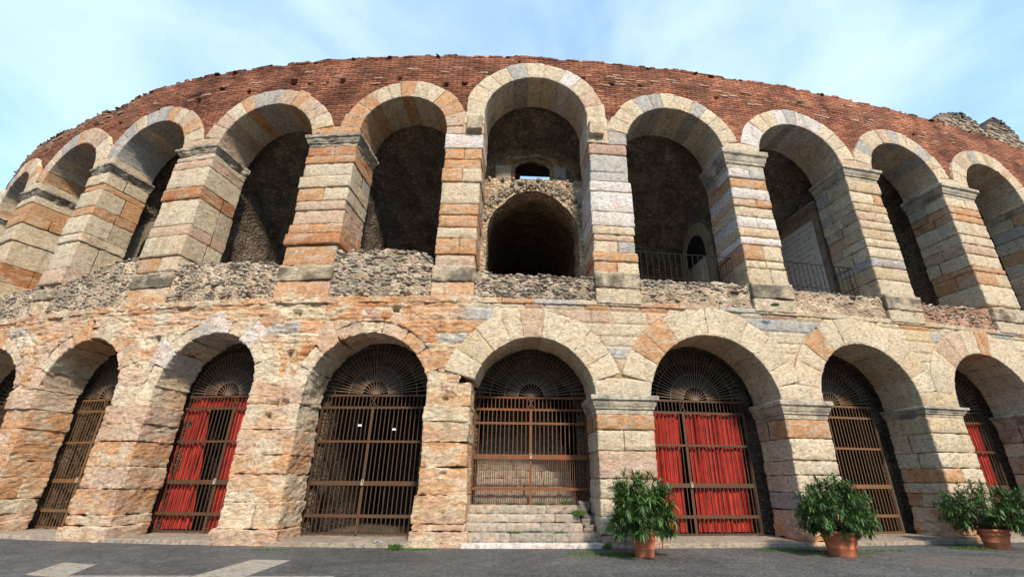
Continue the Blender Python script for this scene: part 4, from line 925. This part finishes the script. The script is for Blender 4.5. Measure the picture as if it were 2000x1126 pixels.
# ------------------------------------------------------------------ potted oleanders
def lathe(mb, prof, c, n=40):
    t = np.linspace(0, 2*math.pi, n+1); g = np.array([[(r*math.cos(x), r*math.sin(x), z) for r, z in prof] for x in t]); mb.add(g, gridq(n+1, len(prof)), c)
def oleander(loc, rp, hp, W, H, seed, label, lean=(0, 0), garland=True, nst=40, leafl=.15):
    root = empty('potted_oleander', loc, label, 'potted plant', 'oleanders in terracotta pots along the wall'); rs = np.random.RandomState(seed)
    m = MB(); b = rp*.74
    prof = [(0, 0.0), (b*.97, 0), (b, .015), (lerp(b, rp, .3), hp*.3), (lerp(b, rp, .32)+.008, hp*.32), (lerp(b, rp, .36)+.008, hp*.36), (lerp(b, rp, .38), hp*.38), (lerp(b, rp, .62), hp*.66), (lerp(b, rp, .64)+.008, hp*.68), (lerp(b, rp, .68)+.008, hp*.71), (lerp(b, rp, .7), hp*.73), (rp*.95, hp*.86), (rp*1.03, hp*.88), (rp*1.06, hp*.93), (rp*1.05, hp*.99), (rp*1.02, hp), (rp*.93, hp), (rp*.9, hp*.9), (rp*.86, hp*.86)]
    lathe(m, prof, (1, 1, 1)); pot = m.build('pot', M_TERRA, root, mapped=False)
    if garland:
        g = MB()
        for q in range(5):
            t0 = q*2*math.pi/5+.3; pts = []
            for u in np.linspace(0, 1, 12):
                t = t0+u*1.1; z = hp*(.80-.16*math.sin(math.pi*u)); r = lerp(b, rp, z/hp)+.012; pts.append((r*math.cos(t), r*math.sin(t), z))
            tube(g, pts, .012, (1, 1, 1), 6)
        g.build('garland_relief', M_TERRA, pot, mapped=False)
    m = MB(); lathe(m, [(0, hp*.9), (rp*.87, hp*.89)], (1, 1, 1)); m.build('soil', M_SOIL, root, mapped=False)
    st_ = MB(); lv = []; lc = []; lq = []; nl = 0
    c0 = np.array([0, 0, hp*.85])
    for i in range(nst):
        az = rs.uniform(0, 2*math.pi); el = math.acos(rs.uniform(-.55, 1))  # polar angle from up
        rad = W/2*math.sin(el)*rs.uniform(.55, 1.0)*(1+.12*math.sin(az*2+seed)); hh = (H-hp)*(.33+.67*math.cos(el))*rs.uniform(.7, 1.05)
        tip = np.array([rad*math.cos(az)+lean[0]*hh, rad*math.sin(az)+lean[1]*hh, hp+hh-.0])
        p0 = c0+np.array([math.cos(az), math.sin(az), 0])*rs.uniform(0, rp*.4); p1 = (p0+tip)/2+np.array([0, 0, .12+.15*math.sin(el)])
        t = np.linspace(0, 1, 9)[:, None]; pts = (1-t)**2*p0+2*t*(1-t)*p1+t*t*tip
        tube(st_, pts, np.linspace(.011, .004, 9), (1, 1, 1), 5)
        tg = tip-p1; tg /= np.linalg.norm(tg); nlf = rs.randint(54, 72)
        for j in range(nlf):
            u = 1-abs(rs.normal(0, .30)); 
            if u < .12: u = rs.uniform(.3, 1)
            bp = (1-u)**2*p0+2*u*(1-u)*p1+u*u*tip; axd = 2*(1-u)*(p1-p0)+2*u*(tip-p1); axd /= np.linalg.norm(axd)
            r_ = rs.normal(size=3); r_ -= axd*(r_@axd); r_ /= np.linalg.norm(r_)
            d = r_*rs.uniform(.6, 1.0)+axd*rs.uniform(.15, 1.0)+np.array([0, 0, -.12]); d /= np.linalg.norm(d)
            Lf = leafl*rs.uniform(.65, 1.2); w = Lf*.056*rs.uniform(.8, 1.2)*1.25; sd_ = np.cross(d, [0, 0, 1.0]); sd_ /= np.linalg.norm(sd_)+1e-6; up = np.cross(sd_, d)
            a1 = bp+d*Lf*.35-up*Lf*.01; a2 = bp+d*Lf*.72-up*Lf*.05; a3 = bp+d*Lf-up*Lf*.14
            lv += [bp, a1-sd_*w+up*w*.35, a1, a1+sd_*w+up*w*.35, a2-sd_*w*.8+up*w*.25, a2, a2+sd_*w*.8+up*w*.25, a3]
            n = nl; lq += [(n, n+2, n+1, n+1), (n, n+3, n+2, n+2), (n+1, n+2, n+5, n+4), (n+2, n+3, n+6, n+5), (n+4, n+5, n+7, n+7), (n+5, n+6, n+7, n+7)]; nl += 8
            g = rs.rand(); col = np.array([.022, .056, .014])*(1-g)+np.array([.085, .165, .034])*g
            if rs.rand() < .02: col = np.array([.30, .34, .08])
            lc += [col*rs.uniform(.8, 1.15)]*8
    st_.build('stem', M_BARK, root, mapped=False)
    m = MB(); m.add(np.array(lv), np.array(lq), np.array(lc)); m.build('foliage', M_LEAFM, root, mapped=False, smooth=True)
    return root
oleander((2.2, -1.60, 0), .30,   .55, 2.05, 1.93, 5, 'potted oleander nearest the stairs, in the smallest plain terracotta pot', (-.02, 0), False, 110, .23)
oleander((7.22, -1.45, 0), .41, .56, 2.15, 1.85, 6, 'bushy oleander in a terracotta pot with relief garlands, middle of the three pots', (.05, 0), True, 165, .18)
oleander((12.62, -.15, 0), .36, .50, 2.1, 1.85, 9, 'oleander in the rightmost terracotta pot, leaning over its rim', (-.06, 0), True, 120, .19)

# ------------------------------------------------------------------ ground, inlaid slabs, weeds
def flat(name, pts, z, mat, label=None, kind=None, cat=None, th=.02, col=(.35, .32, .265)):
    m = MB(); n = len(pts); v = [(x, y, z) for x, y in pts]+[(x, y, z-th) for x, y in pts]
    q = [(0, 1, 2, 3)]+[(i, i+n, (i+1) % n+n, (i+1) % n) for i in range(n)]; m.add(v, q, col); o = m.build(name, mat, None, mapped=False, smooth=False) 
    return tag(o, label, cat, None, kind)
g_ = np.linspace(-1, 1, 61); g_ = np.sign(g_)*np.abs(g_)**3*600; X_, Y_ = np.meshgrid(g_, g_, indexing='ij')
m = MB(); m.add(np.stack([X_, Y_, X_*0], -1), gridq(*X_.shape), (1, 1, 1)); tag(m.build('ground', M_GROUND, None, mapped=False), kind='structure')
flat('paving_slab', [(-9.95, -3.65), (-9.02, -3.95), (-9.55, -2.55), (-10.4, -2.3)], .006, M_SLAB, kind='structure')
flat('paving_slab', [(-6.9, -4.9), (-5.9, -4.9), (-5.85, -2.05), (-6.72, -1.93)], .006, M_SLAB, kind='structure')
flat('paving_slab', [(-9.2, -4.9), (-6.92, -4.9), (-6.88, -3.82), (-9.2, -3.75)], .005, M_SLAB, kind='structure', col=(.30, .28, .25))
flat('paving_slab', [(-5.88, -4.9), (-4.0, -4.9), (-4.3, -3.9), (-5.86, -3.88)], .005, M_SLAB, kind='structure', col=(.30, .28, .25))
flat('metal_plate', [(7.6, -2.75), (12.5, -4.2), (14.0, -2.5), (9.66, -1.43)], .006, M_SLAB, kind='structure', col=(.13, .115, .105))
# the pale edge of the thresholds, worn curb along the foot of the wall
def grass_patch(spots, seed):
    rs = np.random.RandomState(seed); lv = []; lq = []; lc = []; n = 0
    for (x, y, z, rx, ry, cnt, hh) in spots:
        for i in range(cnt):
            r = math.sqrt(rs.rand()); t = rs.uniform(0, 6.28); px, py = x+rx*r*math.cos(t), y+ry*r*math.sin(t); h = hh*rs.uniform(.4, 1.2)*(1.2-r*.6); w = rs.uniform(.006, .014); a = rs.uniform(0, 6.28); l = rs.normal(0, .5, 2)*h
            dx, dy = w*math.cos(a), w*math.sin(a); lv += [(px-dx, py-dy, z), (px+dx, py+dy, z), (px+l[0], py+l[1], z+h), (px+l[0]*.5-dx, py+l[1]*.5-dy, z+h*.6)]; lq.append((n, n+1, n+2, n+3)); n += 4
            lc += [np.array([.06, .11, .02])*rs.uniform(.6, 1.5)]*4
    m = MB(); m.add(lv, lq, np.array(lc)); return m
gr = grass_patch([(1.9, -1.35, 0, .75, .3, 2600, .03), (1.2, -1.1, 0, .9, .4, 900, .025), (6.3, -.55, 0, .9, .28, 1500, .035), (7.3, -.9, 0, 1.2, .5, 1100, .025), (8.9, -.6, 0, .6, .2, 300, .03), (-3.95, -.38, 0, .16, .12, 500, .16), (-3.4, -.35, 0, .5, .1, 700, .04), (1.6, .2, 0, .15, .5, 500, .18), (-7.1, -.35, 0, .5, .08, 250, .04), (11.9, -.1, 0, .7, .25, 900, .05)], 3)
tag(gr.build('grass', M_GRASS, None, mapped=False, smooth=False), 'thin moss and weeds growing between the setts at the foot of the wall', 'weeds', kind='stuff')
wd = grass_patch([(-.9, .16, .335, .2, .06, 130, .06), (.4, .17, .335, .2, .05, 110, .06), (1.0, .9, .75, .2, .3, 500, .14), (-.1, 1.35, .98, .2, .05, 130, .1), (-1.0, 1.3, .98, .1, .05, 60, .08), (.75, 1.5, 1.0, .25, .1, 160, .12), (1.1, 3.0, 13.05, .28, .2, 500, .3), (.95, 3.1, 13.9, .1, .1, 120, .35), (7.7, -.1, 7.1, .14, .06, 160, .12)], 4)
tag(wd.build('weeds', M_GRASS, None, mapped=False, smooth=False), 'small green weeds rooted in the joints of the steps and ledges', 'weeds', kind='stuff')
rs = np.random.RandomState(31)
for i in range(7):
    m = MB(); s = rs.uniform(.035, .065); c = np.array([[0, 0, s*.6]]); pebbles(m, c, np.array([[s, s*.9, s*.7]]), np.array([[.33, .33, .36]])*rs.uniform(.8, 1.3), rs)
    o = m.build('loose_stone', M_PEB, None, mapped=False); w = MAP(np.array([-.80*P+rs.uniform(-.3, .12), -.02+rs.uniform(-.1, .15), .1])); o.location = w
    tag(o, 'grey loose stone in the small heap beside the pier left of the stairs', 'stone', 'loose grey stones heaped beside the pier')
def small_cloth():
    m = MB(); n = 14; U, V = np.meshgrid(np.linspace(0, 1, n), np.linspace(0, 1, 10), indexing='ij')
    s = lerp(wa+.05, wa+.05+.42*(.45+.55*V), U); g = np.stack([s, 4.5+.04*np.sin(U*14), lerp(14.2, 15.5, V)], -1); g2 = g.copy(); g2[..., 1] += .01
    m.add(g, gridq(n, 10), (1, 1, 1)); m.add(g2, gridq(n, 10, True), (1, 1, 1)); c = MAP(np.array([wa+.2, 4.5, 14.2])); o = m.build('hanging_cloth', M_CLOTH, None, loc=c); o.location = c
    tag(o, 'small dark red cloth hanging in the high window above the tunnel mouth', 'cloth')
small_cloth()
M_LIT, t_, b_ = newmat('lit_lamp'); b_.inputs['Emission Color'].default_value = (1, .97, .9, 1); b_.inputs['Emission Strength'].default_value = 2.5
def bulkhead(s, d, z, label):
    c = MAP(np.array([s, d, z])); root = empty('bulkhead_lamp', c, label, 'lamp'); L = tuple(c)
    m = MB(); rbox(m, s-.11, s+.11, d, d+.06, z-.05, z+.05, (.1, .1, .1)); m.build('housing', M_IRON, root, loc=L, smooth=False)
    m = MB(); rbox(m, s-.07, s+.07, d-.03, d, z-.025, z+.025, (.9, .9, .9)); m.build('diffuser', M_LIT, root, loc=L, smooth=False)
bulkhead(-1.40*P, 4.8, 3.63, 'left one of two small white lit lamps in the dark passage left of the stairs')
bulkhead(-1.12*P, 4.8, 3.48, 'right one of two small white lit lamps in the dark passage left of the stairs')
